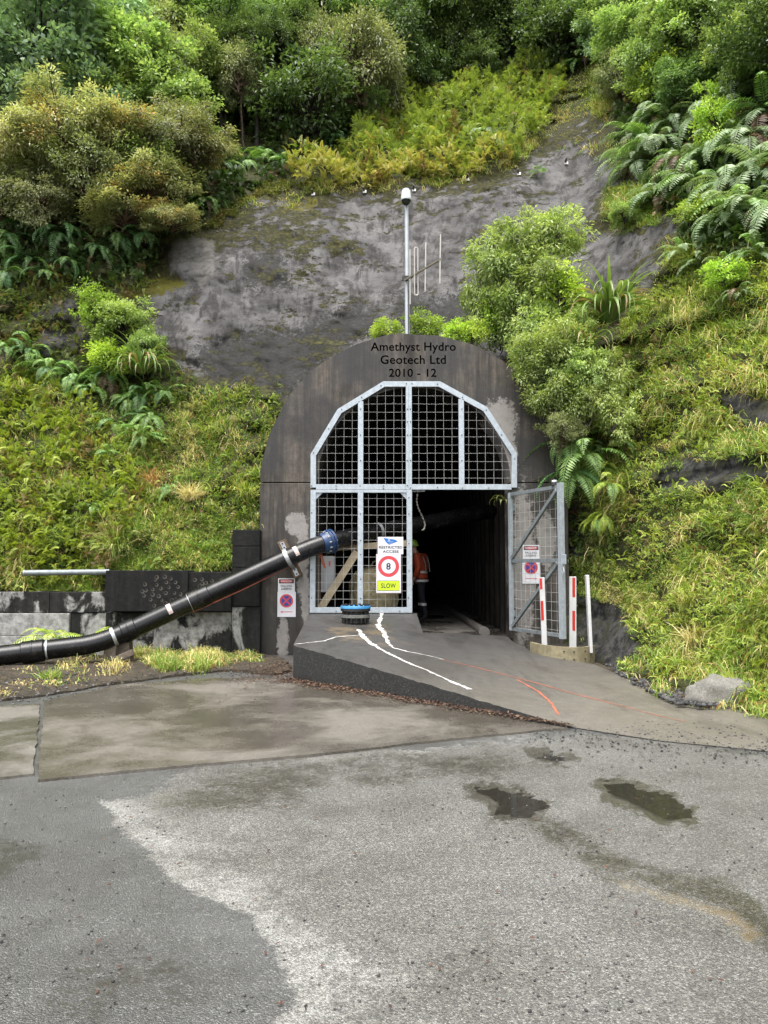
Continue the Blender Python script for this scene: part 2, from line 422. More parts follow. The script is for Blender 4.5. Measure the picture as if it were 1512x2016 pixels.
for q_ in ([(100,640),(140,605),(170,620),(150,680),(105,690)], [(225,560),(300,545),(350,540),(380,565),(300,590),(230,605)], [(480,380),(520,372),(515,395),(485,400)], [(545,395),(630,390),(620,415),(560,418)], [(860,345),(960,330),(950,350),(880,360)]): bmo = np.maximum(bmo, sstep(-22, 18, poly_sd(PXg, PYg, q_)))
fattr(tme, 'bmoss', bmo)
tag(link('hillside', tme), 'steep hillside with grey sprayed concrete face above the tunnel', 'hillside', kind='structure')

# ================================================================== GROUND
def asphalt_mat():
    t = NT('asphalt'); p = t.pos()
    cells = t.vor(p, 130, 'F1', 'Color'); cv = t.xyz(cells)[0]
    big = t.vor(p, 62, 'F1', 'Color'); bv = t.xyz(big)[1]; bd = t.vor(p, 62, 'F1')
    n1 = t.noise(p, .9, 6, .6); n2 = t.noise(p, 5, 6, .65); n3 = t.noise(p, 20, 8, .75)
    L = t.attr('light'); W = t.attr('wet'); T = t.attr('tan'); E = t.attr('lip')
    wob = t.math('MULTIPLY', t.math('SUBTRACT', t.math('ADD', t.math('ADD', t.math('MULTIPLY', n2, .55), t.math('MULTIPLY', t.noise(p, 2.1, 5, .6), .35)), t.math('MULTIPLY', n3, .55)), .725), 2.6)
    Lm = t.mr(t.math('ADD', L, t.math('MULTIPLY', wob, .75)), .30, .62)
    lipm = t.mr(t.math('ADD', E, t.math('MULTIPLY', wob, 1.0)), .30, 1.05)
    stone = t.ramp(cv, [(.0, (.060, .058, .054)), (.25, (.110, .106, .096)), (.55, (.165, .157, .136)), (.85, (.245, .234, .204)), (1, (.42, .40, .36))])
    dark = t.mix(t.mr(cv, .80, .99), t.mix(t.mr(cv, 0, .5), t.mix(n2, (.088, .086, .080), (.122, .118, .108)), t.mix(n2, (.110, .107, .099), (.160, .154, .139))), (.26, .25, .23))
    lite = t.mix(.8, t.mix(n2, (.128, .115, .088), (.215, .197, .153)), stone)
    lite = t.mix(t.math('MULTIPLY', t.mr(bv, .62, .70), t.mr(bd, .38, .30)), lite, t.ramp(bv, [(.6, (.06, .06, .058)), (.8, (.17, .165, .15)), (1, (.33, .315, .27))]))
    c = t.mix(Lm, dark, lite)
    c = t.mix(t.math('MULTIPLY', lipm, .75), c, t.mix(t.mr(cv, .2, .8), (.24, .228, .198), (.47, .452, .400)))
    Tm = t.mr(t.math('ADD', T, t.math('MULTIPLY', wob, .5)), .42, .8)
    c = t.mix(t.math('MULTIPLY', Tm, .7), c, (.34, .255, .135))
    Wm = t.mr(t.math('ADD', W, t.math('MULTIPLY', wob, .45)), .35, .72)
    c = t.mix(Wm, c, t.mix(1.0, c, (.50, .475, .43), 'MULTIPLY'))
    c = t.mix(t.mr(n1, .36, .68, 0, .75), c, t.mix(1.0, c, (.62, .60, .56), 'MULTIPLY')); c = t.mix(t.mr(t.noise(p, 2.6, 8, .7), .42, .70, 0, .5), c, t.mix(1.0, c, (.62, .61, .58), 'MULTIPLY'))
    c = t.mix(t.mr(t.noise(t.map(p, (1, .35, 1), rot=(0, 0, .5)), 3.3, 7, .7), .55, .75, 0, .35), c, t.mix(1.0, c, (1.45, 1.42, 1.34), 'MULTIPLY'))
    damp = t.math('MAXIMUM', Wm, t.math('SUBTRACT', 1.0, Lm))
    r = t.math('SUBTRACT', .68, t.math('MULTIPLY', damp, .36))
    r = t.math('ADD', r, t.math('MULTIPLY', t.math('SUBTRACT', n3, .5), .25))
    h = t.math('ADD', t.math('MULTIPLY', t.math('ADD', cv, t.math('MULTIPLY', t.vor(p, 130), -1.4)), .5), t.math('MULTIPLY', n3, .6))
    b = t.n('ShaderNodeBump'); t.set(b.inputs['Height'], h); b.inputs['Distance'].default_value = .012
    t.set(b.inputs['Strength'], t.math('SUBTRACT', .7, t.math('MULTIPLY', Wm, .45)))
    c = t.mix(1.0, c, (.965, 1.0, 1.05), 'MULTIPLY')
    return t.out(c, r, b.outputs[0])
M_ASPH = asphalt_mat()
xs = np.arange(-9, 9.01, .04); ys = np.concatenate([np.arange(-4, 1.6, .2), np.arange(1.6, 15.2, .035)])
GXX, GYY = np.meshgrid(xs, ys)
gpx, gpy = to_px(GXX, np.maximum(GYY, 1.6), 0.0)
scl = np.clip((gpy-1115)/600, .3, 2)
_w1 = (fbm(GXX*.9+3, GYY*.9, 71, 5)-.5); _w2 = (fbm(GXX*.9-7, GYY*.9+4, 72, 5)-.5); _w3 = (fbm(GXX*4.5, GYY*4.5, 73, 4)-.5)
gpx = gpx+(_w1*150+_w3*45)*scl; gpy = gpy+(_w2*70+_w3*18)*scl
LIGHT = [(160,1582),(250,1562),(400,1505),(640,1478),(1000,1462),(1150,1442),(2900,1560),(2900,2300),(600,2300),(560,2020),(590,1960),(515,1880),(470,1800),(330,1735),(245,1650)]
sdL = poly_sd(gpx, gpy, LIGHT)
a_light = sstep(-26, 40, sdL/scl)
leftline = [(160,1582),(245,1650),(330,1735),(470,1800),(515,1880),(590,1960),(560,2020),(560,2300)]
a_lip = np.exp(-(np.maximum(line_d(gpx, gpy, leftline)-4, 0)/(150*scl))**1.1)*sstep(-10, 20, sdL)*.95
a_lip = np.maximum(a_lip, .62*np.exp(-(line_d(gpx, gpy, [(610,1497),(760,1485),(1000,1456),(1060,1446)])/9)**2))
a_lip = np.maximum(a_lip, .5*np.exp(-(line_d(gpx, gpy, [(1140,1655),(1165,1700),(1330,1735),(1375,1735)])/13)**2))
PUD = [[(1036,1484),(1060,1479),(1085,1488),(1132,1490),(1134,1498),(1070,1501),(1038,1496)],
       [(938,1552),(1000,1556),(1040,1562),(1076,1585),(1066,1602),(1010,1607),(975,1600),(985,1580),(945,1562)],
       [(1190,1538),(1240,1535),(1275,1552),(1330,1570),(1385,1590),(1375,1606),(1310,1606),(1240,1575),(1200,1560)]]
a_wet = .55*sstep(75, 5, np.hypot((gpx-420)/6.5, (gpy-1580)*1.0))
a_wet = np.maximum(a_wet, .62*sstep(1690, 1500, gpy+_w1*160)*sstep(-30, 40, sdL)*sstep(1250, 900, gpx))
a_wet = np.maximum(a_wet, .55*sstep(1.2, .3, np.hypot((gpx-760)/330, (gpy-1520)/70)))
a_wet = np.maximum(a_wet, .62*sstep(70, 6, line_d(gpx, gpy, [(1060,1600),(1130,1650),(1200,1700),(1330,1735),(1430,1760),(1530,1880)])*(1+.2*np.sin(gpx*.03))))
a_wet = np.maximum(a_wet, .6*sstep(1.1, .5, np.hypot((gpx+30)/230, (gpy-1690)/60)))
a_wet = np.maximum(a_wet, .5*sstep(1.1, .4, np.hypot((gpx-250)/260, (gpy-1930)/160)))
pz = np.zeros_like(GXX)
for pp in PUD:
    d = poly_sd(gpx, gpy, pp)
    a_wet = np.maximum(a_wet, sstep(-34, 16, d+(fbm(gpx/16, gpy/7, 17)-.5)*40)); pz -= .022*sstep(-8, 14, d+(fbm(gpx/12, gpy/5, 7)-.5)*34)
a_tan = .66*np.exp(-(line_d(gpx, gpy, [(1225,1742),(1300,1758),(1400,1788),(1462,1835)])/24)**2)
gz = pz+(fbm(GXX*1.2, GYY*1.2, 5)-.5)*.012+(fbm(GXX*9, GYY*9, 6, 3)-.5)*.006
r_, c_ = GXX.shape; gi = np.arange(r_*c_).reshape(r_, c_)
gq = np.stack([gi[:-1, :-1], gi[:-1, 1:], gi[1:, 1:], gi[1:, :-1]], -1).reshape(-1, 4)
gme = np_mesh('asphalt_yard', np.stack([GXX, GYY, gz], -1).reshape(-1, 3), gq, None, M_ASPH, quads=True, smooth=True)
for nm, a in (('light', a_light), ('lip', a_lip), ('wet', a_wet), ('tan', a_tan)): fattr(gme, nm, a)
tag(link('asphalt_yard', gme), 'worn wet asphalt yard with pale exposed aggregate in front', 'yard', kind='structure')
gb = MB(); gb.add([(-900, -900, -.06), (900, -900, -.06), (900, 900, -.06), (-900, 900, -.06)], [(0, 1, 2, 3)])
tag(gb.build('ground', simple('gravel_ground', (.10, .095, .085), .9, scale=3)), 'wide flat gravel ground around the yard', 'ground', kind='structure')
def water_mat():
    t = NT('puddle_water'); p = t.pos()
    t.out((.014, .012, .009), .03, t.bump(t.noise(p, 7, 3, .5), .06, .01)); t.b.inputs['IOR'].default_value = 1.33
    t.b.inputs['Alpha'].default_value = .5
    return t.m
M_WATER = water_mat()
for pp, lb in zip(PUD, ('small puddle mirroring the red and white marker posts', 'shallow puddle in the middle of the aggregate yard', 'long narrow puddle nearest the right hand bank')):
    cxp = sum(a for a, b in pp)/len(pp); cyp = sum(b for a, b in pp)/len(pp)
    m = MB(); pts = [G(cxp+(a-cxp)*1.10, cyp+(b-cyp)*1.2, -.0085) for a, b in pp]
    m.add(pts, [tuple(range(len(pts)))]); tag(m.build('puddle', M_WATER), lb, 'puddle', kind='structure')

def cdt_sheet(name, outline, zf, mat, step=.12, skirt=.06, ragged=0.0, parent=None, seed=1, attrs=None, extra_edges=()):
    """flat-ish slab from an outline of (x, y): dense triangulation + vertical skirt; zf(x, y) heights"""
    pts = []; n = len(outline)
    for i in range(n):
        a = Vector(outline[i][:2]); b = Vector(outline[(i+1) % n][:2]); k = max(1, int((b-a).length/(step*.6)))
        for j in range(k):
            q = a.lerp(b, j/k)
            if ragged and 0 < j: 
                nn = Vector((b-a).normalized().yx); nn.y = -nn.y
                q = q+nn*(fbm(np.array(q.x*3.5), np.array(q.y*3.5), seed)-.5)*ragged*2
            pts.append(q)
    nb = len(pts); xs_ = [p.x for p in pts]; ys_ = [p.y for p in pts]
    gx, gy = np.meshgrid(np.arange(min(xs_), max(xs_), step), np.arange(min(ys_), max(ys_), step))
    gx = gx+(rng.random(gx.shape)-.5)*step*.4; gy = gy+(rng.random(gx.shape)-.5)*step*.4
    ins = poly_sd(gx, gy, [(p.x, p.y) for p in pts]) > step*.35
    allp = pts+[Vector((a, b)) for a, b in zip(gx[ins], gy[ins])]
    ed = [(i, (i+1) % nb) for i in range(nb)]
    for (a, b) in extra_edges:
        base = len(allp); k = 12
        allp += [Vector(a).lerp(Vector(b), j/k) for j in range(k+1)]; ed += [(base+j, base+j+1) for j in range(k)]
    vo, eo, fo, ov, oe, of = delaunay_2d_cdt(allp, ed, [], 1, 1e-5)
    vx = np.array([v.x for v in vo]); vy = np.array([v.y for v in vo]); vz = np.asarray(zf(vx, vy), float)
    V = [(a, b, c) for a, b, c in zip(vx, vy, vz)]; Fs = [tuple(f) for f in fo]
    cnt = {}
    for f in Fs:
        for i in range(len(f)):
            e = (f[i], f[(i+1) % len(f)]); cnt[frozenset(e)] = cnt.get(frozenset(e), [])+[e]
    low = {}
    for k_, es in cnt.items():
        if len(es) == 1:
            a, b = es[0]
            for q in (a, b):
                if q not in low: low[q] = len(V); V.append((V[q][0], V[q][1], min(V[q][2]-.01, -.03) if skirt is None else V[q][2]-skirt))
            Fs.append((b, a, low[a], low[b]))
    me = bpy.data.meshes.new(name); me.from_pydata(V, [], Fs); me.materials.append(mat)
    me.polygons.foreach_set('use_smooth', [True]*len(Fs))
    try: me.set_sharp_from_angle(angle=math.radians(35))
    except Exception: pass
    me.update(); return link(name, me, None, parent)

def concrete_mat(name, lo, hi, wetmul=.5, wet=.5, wscale=.8, rough=.6, streak=0.0, bumps=.4, agg=0.0, tint=None, blob=None, blobcol=(.6, .58, .55), moss=0.0, wet_rough=.22, wsoft=.09, black=0.0, spec=None):
    t = NT(name); p = t.pos()
    n1 = t.noise(p, wscale, 6, .62, .3); n2 = t.noise(p, 6, 6, .65); n3 = t.noise(p, 38, 4, .7)
    c = t.mix(t.mr(t.math('ADD', t.math('MULTIPLY', n2, .6), t.math('MULTIPLY', n3, .4)), .3, .7), lo, hi)
    if streak:
        s1 = t.noise(t.map(p, (1, 1, .06)), 5, 6, .7); s2 = t.noise(t.map(p, (1, 1, .035)), 19, 5, .7)
        sm = t.mr(t.math('ADD', t.math('MULTIPLY', s1, .6), t.math('MULTIPLY', s2, .4)), .36, .66)
        c = t.mix(t.math('MULTIPLY', sm, streak), c, tuple(x*.22 for x in lo))
        sw = t.mr(s2, .60, .78, 0, .55*streak); c = t.mix(sw, c, tuple(min(1, x*1.75) for x in hi))
    if agg:
        cv = t.xyz(t.vor(p, 130, 'F1', 'Color'))[0]
        c = t.mix(agg, c, t.ramp(cv, [(0, tuple(x*.45 for x in lo)), (.6, hi), (1, tuple(min(1, x*1.9) for x in hi))]))
    wm = t.mr(n1, 1-wet-wsoft, 1-wet+wsoft)
    c = t.mix(wm, c, t.mix(1.0, c, (wetmul, wetmul*.97, wetmul*.93), 'MULTIPLY'))
    if black:
        bk_ = t.mr(t.math('ADD', t.math('MULTIPLY', t.noise(t.map(p, (1, 1, .16)), 2.2, 7, .72), .65), t.math('MULTIPLY', t.noise(p, 1.1, 5, .6), .35)), .47, .60, 0, black)
        c = t.mix(bk_, c, (.018, .016, .014))
    if moss:
        mm = t.mr(t.noise(p, 2.7, 7, .72), .66-moss*.2, .74-moss*.2, 0, .85); c = t.mix(mm, c, (.035, .04, .012))
    if blob:
        bm_ = t.blobs(p, blob, .10, 4.0)
        c = t.mix(t.math('MULTIPLY', bm_, t.mr(n2, .2, .6, .55, 1)), c, t.mix(n3, tuple(x*.6 for x in blobcol), blobcol))
    r = t.mr(wm, 0, 1, rough+.12, wet_rough); h = t.math('ADD', t.math('MULTIPLY', n2, .5), t.math('MULTIPLY', n3, .5))
    return t.out(c, t.math('ADD', r, t.math('MULTIPLY', t.math('SUBTRACT', n3, .5), .2)), t.bump(h, bumps, .012), spec=spec)

M_SLAB = concrete_mat('slab_concrete', (.115, .103, .085), (.200, .182, .153), .50, .53, .7, .5, agg=.35, wet_rough=.18, wsoft=.15)
M_SLAB2 = concrete_mat('side_slab_concrete', (.115, .106, .088), (.20, .186, .156), .5, .5, .8, .6, agg=.3)
def flat(z0, amp=.006): return lambda x, y: z0+(fbm(np.asarray(x)*1.5, np.asarray(y)*1.5, 8)-.5)*amp
pad = [G(*q) for q in [(88,1382),(80,1460),(75,1541),(340,1514),(610,1491),(800,1468),(1060,1441),(1118,1438),(921,1400),(760,1372),(577,1345),(520,1338),(400,1338),(230,1352)]]
tag(cdt_sheet('concrete_pad', pad, flat(.022, .010), M_SLAB, .08, .05, .022), 'wet brown concrete pad before the tunnel ramp', 'pavement', kind='structure')
pad2 = [G(*q) for q in [(-420,1425),(-100,1400),(79,1388),(72,1462),(66,1528),(-100,1545),(-420,1570)]]
tag(cdt_sheet('side_pad', pad2, flat(.020), M_SLAB2, .14, .05, .03), 'pale concrete strip left of the wet pad', 'pavement', kind='structure')

# ---- ramp
A = Vector((-1.27, 10.885, .50)); K = Vector((1.875, 7.721, .014)); B = Vector((-1.345, 13.99, .757)); C = Vector((.588, 13.99, .757)); D = Vector((.657, 12.7, .455)); E_ = Vector((.63, 13.99, .405))
J = Vector((3.64, 8.966, .012)); L_ = G(1700, 1497, .008); M_ = G(1700, 1430, .012)
fr = [A.lerp(K, t) for t in (.25, .5, .75, .9)]
for p_, z_ in zip(fr, (.385, .265, .135, .06)): p_.z = z_
RP = [A]+fr+[K, G(1300, 1458, .010), L_, M_, J, G(1250, 1341, .03), Vector((3.30, 12.2, .066)), Vector((2.583, 13, .13)), Vector((2.25, 13.55, .29)), Vector((2.22, 13.99, .34)), Vector((1.5, 13.99, .38)), E_, D, C, B]
RIN = [Vector((1.45, 12.6, .345)), Vector((1.4, 10.8, .215)), Vector((.3, 11.0, .42)), Vector((2.4, 10.2, .085)), Vector((-.4, 12.4, .625))]
_o = delaunay_2d_cdt([p_.to_2d() for p_ in RP+RIN], [(i, (i+1) % len(RP)) for i in range(len(RP))], [], 1, 1e-6)
_tv = np.array([[v.x, v.y, min(RP+RIN, key=lambda q_: (q_.to_2d()-v).length).z] for v in _o[0]]); _tf = _o[2]
def _lin(x, y):
    z = np.full(x.shape, np.nan)
    for f in _tf:
        a, b, c = _tv[list(f)]
        den = (b[1]-c[1])*(a[0]-c[0])+(c[0]-b[0])*(a[1]-c[1])
        if abs(den) < 1e-9: continue
        u = ((b[1]-c[1])*(x-c[0])+(c[0]-b[0])*(y-c[1]))/den; v = ((c[1]-a[1])*(x-c[0])+(a[0]-c[0])*(y-c[1]))/den
        m = (u > -2e-3) & (v > -2e-3) & (u+v < 1.002); z = np.where(m, u*a[2]+v*b[2]+(1-u-v)*c[2], z)
    return z
def ramp_z(x, y):
    x = np.atleast_1d(np.asarray(x, float)); y = np.atleast_1d(np.asarray(y, float))
    z0 = _lin(x, y); bd = np.abs(poly_sd(x, y, [(p_.x, p_.y) for p_ in RP])); R = np.minimum(.5, bd*.95)
    acc = z0*2; n = np.full(x.shape, 2.0)
    for k in range(8):
        for rr in (.5, 1):
            zz = _lin(x+R*rr*math.cos(k*math.pi/4), y+R*rr*math.sin(k*math.pi/4)); ok = ~np.isnan(zz)
            acc = acc+np.where(ok, zz, 0); n = n+ok
    z = acc/n; bad = np.isnan(z)
    return np.where(bad, 0.02, z)+(fbm(x*2, y*2, 12)-.5)*.004
M_RAMP = None
def ramp_mat():
    t = NT('ramp_concrete'); p = t.pos(); X = t.xyz(p)
    n1 = t.noise(p, .8, 6, .62, .3); n2 = t.noise(p, 6, 6, .65); n3 = t.noise(p, 42, 4, .7)
    dist = t.math('ADD', t.math('MULTIPLY', X[0], .55), t.math('MULTIPLY', X[1], -.42))
    f = t.mr(t.math('ADD', dist, t.math('MULTIPLY', n1, 1.8)), -3.9, -1.1)
    c = t.mix(f, t.mix(n2, (.040, .0385, .037), (.078, .074, .070)), t.mix(n2, (.115, .104, .085), (.200, .182, .150)))
    cv = t.xyz(t.vor(p, 110, 'F1', 'Color'))[0]
    c = t.mix(.35, c, t.mix(1.0, c, t.ramp(cv, [(0, .35), (.6, 1.0), (1, 1.9)]), 'MULTIPLY'))
    c = t.mix(t.mr(n1, .5, .72, 0, .45), c, t.mix(1.0, c, (.5, .5, .5), 'MULTIPLY'))
    c = t.mix(t.mr(t.noise(t.map(p, (1, .22, 1), rot=(0, 0, .75)), 3.5, 7, .7), .50, .66, 0, .55), c, t.mix(1.0, c, (.5, .49, .47), 'MULTIPLY')); c = t.mix(t.mr(t.noise(p, 3.1, 8, .75), .56, .72, 0, .5), c, t.mix(1.0, c, (1.6, 1.55, 1.45), 'MULTIPLY'))
    rust = t.math('MULTIPLY', t.mr(t.noise(p, 2.3, 5, .6), .45, .65), t.blobs(p, [(-.42, 12.4, .55, .85), (-.1, 11.6, .5, .55)], .2, 2.5, 'xy'))
    c = t.mix(t.math('MULTIPLY', rust, .6), c, (.20, .150, .085))
    # vertical face: black wet grime
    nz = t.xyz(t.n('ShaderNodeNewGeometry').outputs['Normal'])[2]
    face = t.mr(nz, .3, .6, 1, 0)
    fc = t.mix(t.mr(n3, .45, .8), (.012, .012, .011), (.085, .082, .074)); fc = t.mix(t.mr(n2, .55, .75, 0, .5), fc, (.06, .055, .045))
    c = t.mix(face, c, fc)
    r = t.mr(n1, .35, .7, .68, .42)
    return t.out(c, r, t.bump(t.math('ADD', n2, n3), .45, .010))
M_RAMP = ramp_mat()
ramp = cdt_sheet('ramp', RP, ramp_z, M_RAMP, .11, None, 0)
for v in ramp.data.vertices:
    q2 = v.co.to_2d()-A.to_2d(); e2_ = (K-A).to_2d(); tt_ = q2.dot(e2_)/e2_.length_squared
    if 0 < tt_ < .97 and v.co.z > .03 and abs(q2.cross(e2_.normalized())) < .008:
        ch = float(fbm(np.array(tt_*60), np.array(2.0), 4))**3*.05; v.co.z -= ch*.8; v.co.x += ch*.3; v.co.y += ch*.5
tag(ramp, 'sloping concrete ramp leading up into the tunnel', 'ramp', kind='structure')

def on_ramp(px, py):
    Y = np.linspace(7.2, 13.95, 400); r3 = Pn(np.full(400, px), np.full(400, py), Y); zz = ramp_z(r3[:, 0], r3[:, 1]); hit = np.where(r3[:, 2] <= zz)[0]
    k = hit[0] if len(hit) else 399; return Vector((r3[k, 0], r3[k, 1], zz[k]))
def ribbon(name, px_pts, widths, mat, parent, lift=.004, seed=3):
    """paint trail draped over the ramp"""
    pts = []
    for (px, py) in px_pts:
        q = on_ramp(px, py); z = q.z
        pts.append(Vector((q.x, q.y, z)))
    dense = []; wd = []
    for i in range(len(pts)-1):
        k = max(2, int((pts[i+1]-pts[i]).length/.025))
        for j in range(k): dense.append(pts[i].lerp(pts[i+1], j/k)); wd.append(widths[i]*(1-j/k)+widths[i+1]*j/k)
    dense.append(pts[-1]); wd.append(widths[-1])
    vs = []; fs = []; n = len(dense)
    for i, p_ in enumerate(dense):
        t_ = (dense[min(i+1, n-1)]-dense[max(i-1, 0)]).to_2d().normalized(); sd = Vector((-t_.y, t_.x))
        j1 = (fbm(np.array(i*.35), np.array(seed*1.7), seed)-.5); j2 = (fbm(np.array(i*.4+50), np.array(seed*2.1), seed+5)-.5)
        c2 = p_.to_2d()+sd*float(j2)*wd[i]*.8
        for s_ in (-1, 1):
            e = c2+sd*s_*wd[i]*(.5+float(j1)*.9+random.uniform(-.05, .05))
            vs.append((e.x, e.y, 0))
    zz = ramp_z([v[0] for v in vs], [v[1] for v in vs]); vs = [(v[0], v[1], z+lift) for v, z in zip(vs, zz)]
    fs = [(2*i, 2*i+1, 2*i+3, 2*i+2) for i in range(n-1)]
    m = MB(); m.add(vs, fs); return m.build(name, mat, parent, world=False)
M_LINEW = simple('white_foam_paint', (.72, .70, .66), .6, scale=18, var=.2, bump=.5, bdist=.01, dirt=(.22, .20, .18))
M_LINEO = simple('orange_marking_paint', (.56, .16, .085), .7, scale=40, var=.3, dirt=(.26, .14, .10))
ribbon('white_trail', [(752,1208),(748,1222),(744,1232),(757,1248),(764,1266),(775,1276),(800,1283),(850,1293),(872,1299)], [.06,.07,.085,.07,.06,.045,.03,.022,.015], M_LINEW, ramp, seed=3)
ribbon('white_trail', [(706,1240),(714,1253),(728,1266),(760,1285),(800,1304),(840,1320),(880,1339),(925,1358)], [.055,.075,.07,.05,.04,.04,.045,.10], M_LINEW, ramp, seed=4)
ribbon('white_trail', [(580,1269),(640,1262),(660,1255),(712,1251)], [.015,.026,.034,.015], M_LINEW, ramp, seed=6)
ribbon('orange_line', [(872,1299),(940,1315),(1010,1333),(1080,1352),(1180,1379),(1350,1422)], [.016,.02,.024,.024,.017,.011], M_LINEO, ramp, seed=7)
ribbon('orange_line', [(1018,1339),(1060,1362),(1085,1384),(1100,1408)], [.024,.03,.03,.026], M_LINEO, ramp, seed=8)

# ================================================================== TUNNEL AND PORTAL
PXC, PY0, PY1 = .548, 14.0, 14.75     # portal centre line, front and back
RO, RI, ZS = 2.80, 1.77, 3.13          # outer radius, opening radius, springing height
W_ = lambda px, py: (P(px, py, 14).x, P(px, py, 14).z)
_b = lambda px, py, rx, ry: (*W_(px, py), rx*14/F, ry*14/F)
M_PORT = concrete_mat('portal_concrete', (.080, .066, .053), (.230, .192, .156), .27, .52, .7, .7, streak=1.0, bumps=.6, moss=.16,
    blob=[_b(985, 830, 34, 50), _b(1000, 900, 20, 70), _b(597, 1100, 13, 90), _b(585, 1030, 24, 26), _b(602, 1180, 9, 60), _b(557, 1255, 12, 45), _b(1030, 1110, 24, 160), _b(1075, 1060, 20, 60)], blobcol=(.36, .335, .31), wet_rough=.45, black=.8)
M_GRIME = simple('grime_black', (.005, .0045, .004), 1.0, scale=20, spec=0.0)
def arch_path(r, n=40):
    return [(PXC-r*math.cos(math.pi*k/n), ZS+r*math.sin(math.pi*k/n)) for k in range(n+1)]
portal = thing('tunnel_portal', 'dark streaked concrete arched portal with engraved lettering', 'portal', (PXC, PY0, 0))
def strip(inner, outer, y0, y1, mb):
    n = len(inner); v = []
    for y in (y0, y1):
        v += [(x, y, z) for x, z in outer]+[(x, y, z) for x, z in inner]
    o0, i0, o1, i1 = 0, n, 2*n, 3*n; f = []
    for k in range(n-1):
        f += [(o0+k, o0+k+1, i0+k+1, i0+k), (o1+k, i1+k, i1+k+1, o1+k+1), (o0+k, o1+k, o1+k+1, o0+k+1), (i0+k, i0+k+1, i1+k+1, i1+k)]
    f += [(o0, i0, i1, o1), (o0+n-1, o1+n-1, i1+n-1, i0+n-1)]
    mb.add(v, f)
outer = []
for k, (x, z) in enumerate(arch_path(RO)):
    a = math.pi*k/40; r = RO+.012*math.sin(a*9+1)+.008*math.sin(a*23)-.03*math.exp(-((k-20.5)/1.2)**2)
    outer.append((PXC-r*math.cos(a), ZS+r*math.sin(a)*.995))
outer[0] = (outer[0][0], ZS+.012); outer[-1] = (outer[-1][0], ZS+.012)
inner = arch_path(RI); inner[0] = (inner[0][0], ZS+.012); inner[-1] = (inner[-1][0], ZS+.012)
mb = MB(); strip(inner, outer, PY0, PY1, mb)
arch = mb.build('arch', [M_PORT, M_GRIME], portal)

def text_mesh(body, width, extrude=.002, bold=0.0, height=None, spacing=1.0):
    cu = bpy.data.curves.new('txt', 'FONT'); cu.body = body; cu.size = 1; cu.align_x = 'CENTER'; cu.align_y = 'CENTER'
    cu.extrude = extrude; cu.offset = bold; cu.space_character = spacing; cu.resolution_u = 4
    ob = bpy.data.objects.new('txt', cu); COL.objects.link(ob)
    dg = bpy.context.evaluated_depsgraph_get(); me = bpy.data.meshes.new_from_object(ob.evaluated_get(dg))
    bpy.data.objects.remove(ob); bpy.data.curves.remove(cu)
    xs_ = [v.co.x for v in me.vertices]; ys_ = [v.co.y for v in me.vertices]
    sx = width/(max(xs_)-min(xs_)); sy = sx if height is None else height/(max(ys_)-min(ys_))
    mx = (max(xs_)+min(xs_))/2; my = (max(ys_)+min(ys_))/2
    for v in me.vertices: v.co = Vector(((v.co.x-mx)*sx, v.co.z, (v.co.y-my)*sy))   # stands in XZ
    return me
# engraved letters cut into the arch
try:
    bmT = bmesh.new()
    for body, px, py, wd, ht in (('Amethyst Hydro', 813.5, 685, 171, 23), ('Geotech Ltd', 813.5, 708, 131, 18), ('2010 - 12', 812.5, 734, 95, 17)):
        me = text_mesh(body, wd*14/F, .03, .016, ht*14/F, 1.04)
        c0 = P(px, py, 14); me.transform(Matrix.Translation((c0.x-PXC, 0.0, c0.z))); bmT.from_mesh(me)
    bmesh.ops.remove_doubles(bmT, verts=bmT.verts, dist=1e-4); bmesh.ops.recalc_face_normals(bmT, faces=bmT.faces)
    tm = bpy.data.meshes.new('cut'); bmT.to_mesh(tm); bmT.free()
    tm.materials.append(M_PORT); tm.materials.append(M_GRIME); tm.polygons.foreach_set('material_index', [1]*len(tm.polygons))
    to = bpy.data.objects.new('cut', tm); COL.objects.link(to); to.location = (PXC, PY0, 0)
    md = arch.modifiers.new('cut', 'BOOLEAN'); md.operation = 'DIFFERENCE'; md.object = to; md.solver = 'EXACT'; md.use_self = True
    bpy.context.view_layer.update()
    dg = bpy.context.evaluated_depsgraph_get(); nm = bpy.data.meshes.new_from_object(arch.evaluated_get(dg))
    arch.modifiers.clear()
    if len(nm.vertices) > len(arch.data.vertices)+100: arch.data = nm
    else: print('BOOLEAN FAILED', len(nm.vertices))
    bpy.data.objects.remove(to)
except Exception as e:
    print('engraving:', e); arch.modifiers.clear()
for sg in (-1, 1):
    m = MB(); x0, x1 = PXC+sg*RI, PXC+sg*(RO+.012); xa, xb = min(x0, x1), max(x0, x1)
    m.box(((xa+xb)/2, (PY0+PY1)/2-.003, (ZS-.006-.06)/2), (xb-xa, PY1-PY0, ZS+.048), None, .012)
    m.build('pier', M_PORT, portal)

# lining, floor
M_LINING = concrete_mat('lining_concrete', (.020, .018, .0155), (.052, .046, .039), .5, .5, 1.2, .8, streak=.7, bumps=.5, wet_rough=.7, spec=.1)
prof = []; y = PY1
m = MB(); n = 30; path = [(PXC-RI-.02, .0)]+[(PXC-(RI+.02)*math.cos(math.pi*k/n), ZS+(RI+.02)*math.sin(math.pi*k/n)) for k in range(n+1)]+[(PXC+RI+.02, 0.0)]
ysec = []
while y < 48:
    ysec += [(y, 0), (y+.16, 0), (y+.18, .07), (y+.72, .07), (y+.74, 0)]; y += .74
v = []; f = []
for (yy, g) in ysec:
    sc_ = 1+g/RI
    v += [(PXC+(x-PXC)*sc_, yy, z if z < ZS else ZS+(z-ZS)*sc_) for x, z in path]
nn = len(path)
for i in range(len(ysec)-1):
    for k in range(nn-1): f.append((i*nn+k, i*nn+k+1, (i+1)*nn+k+1, (i+1)*nn+k))
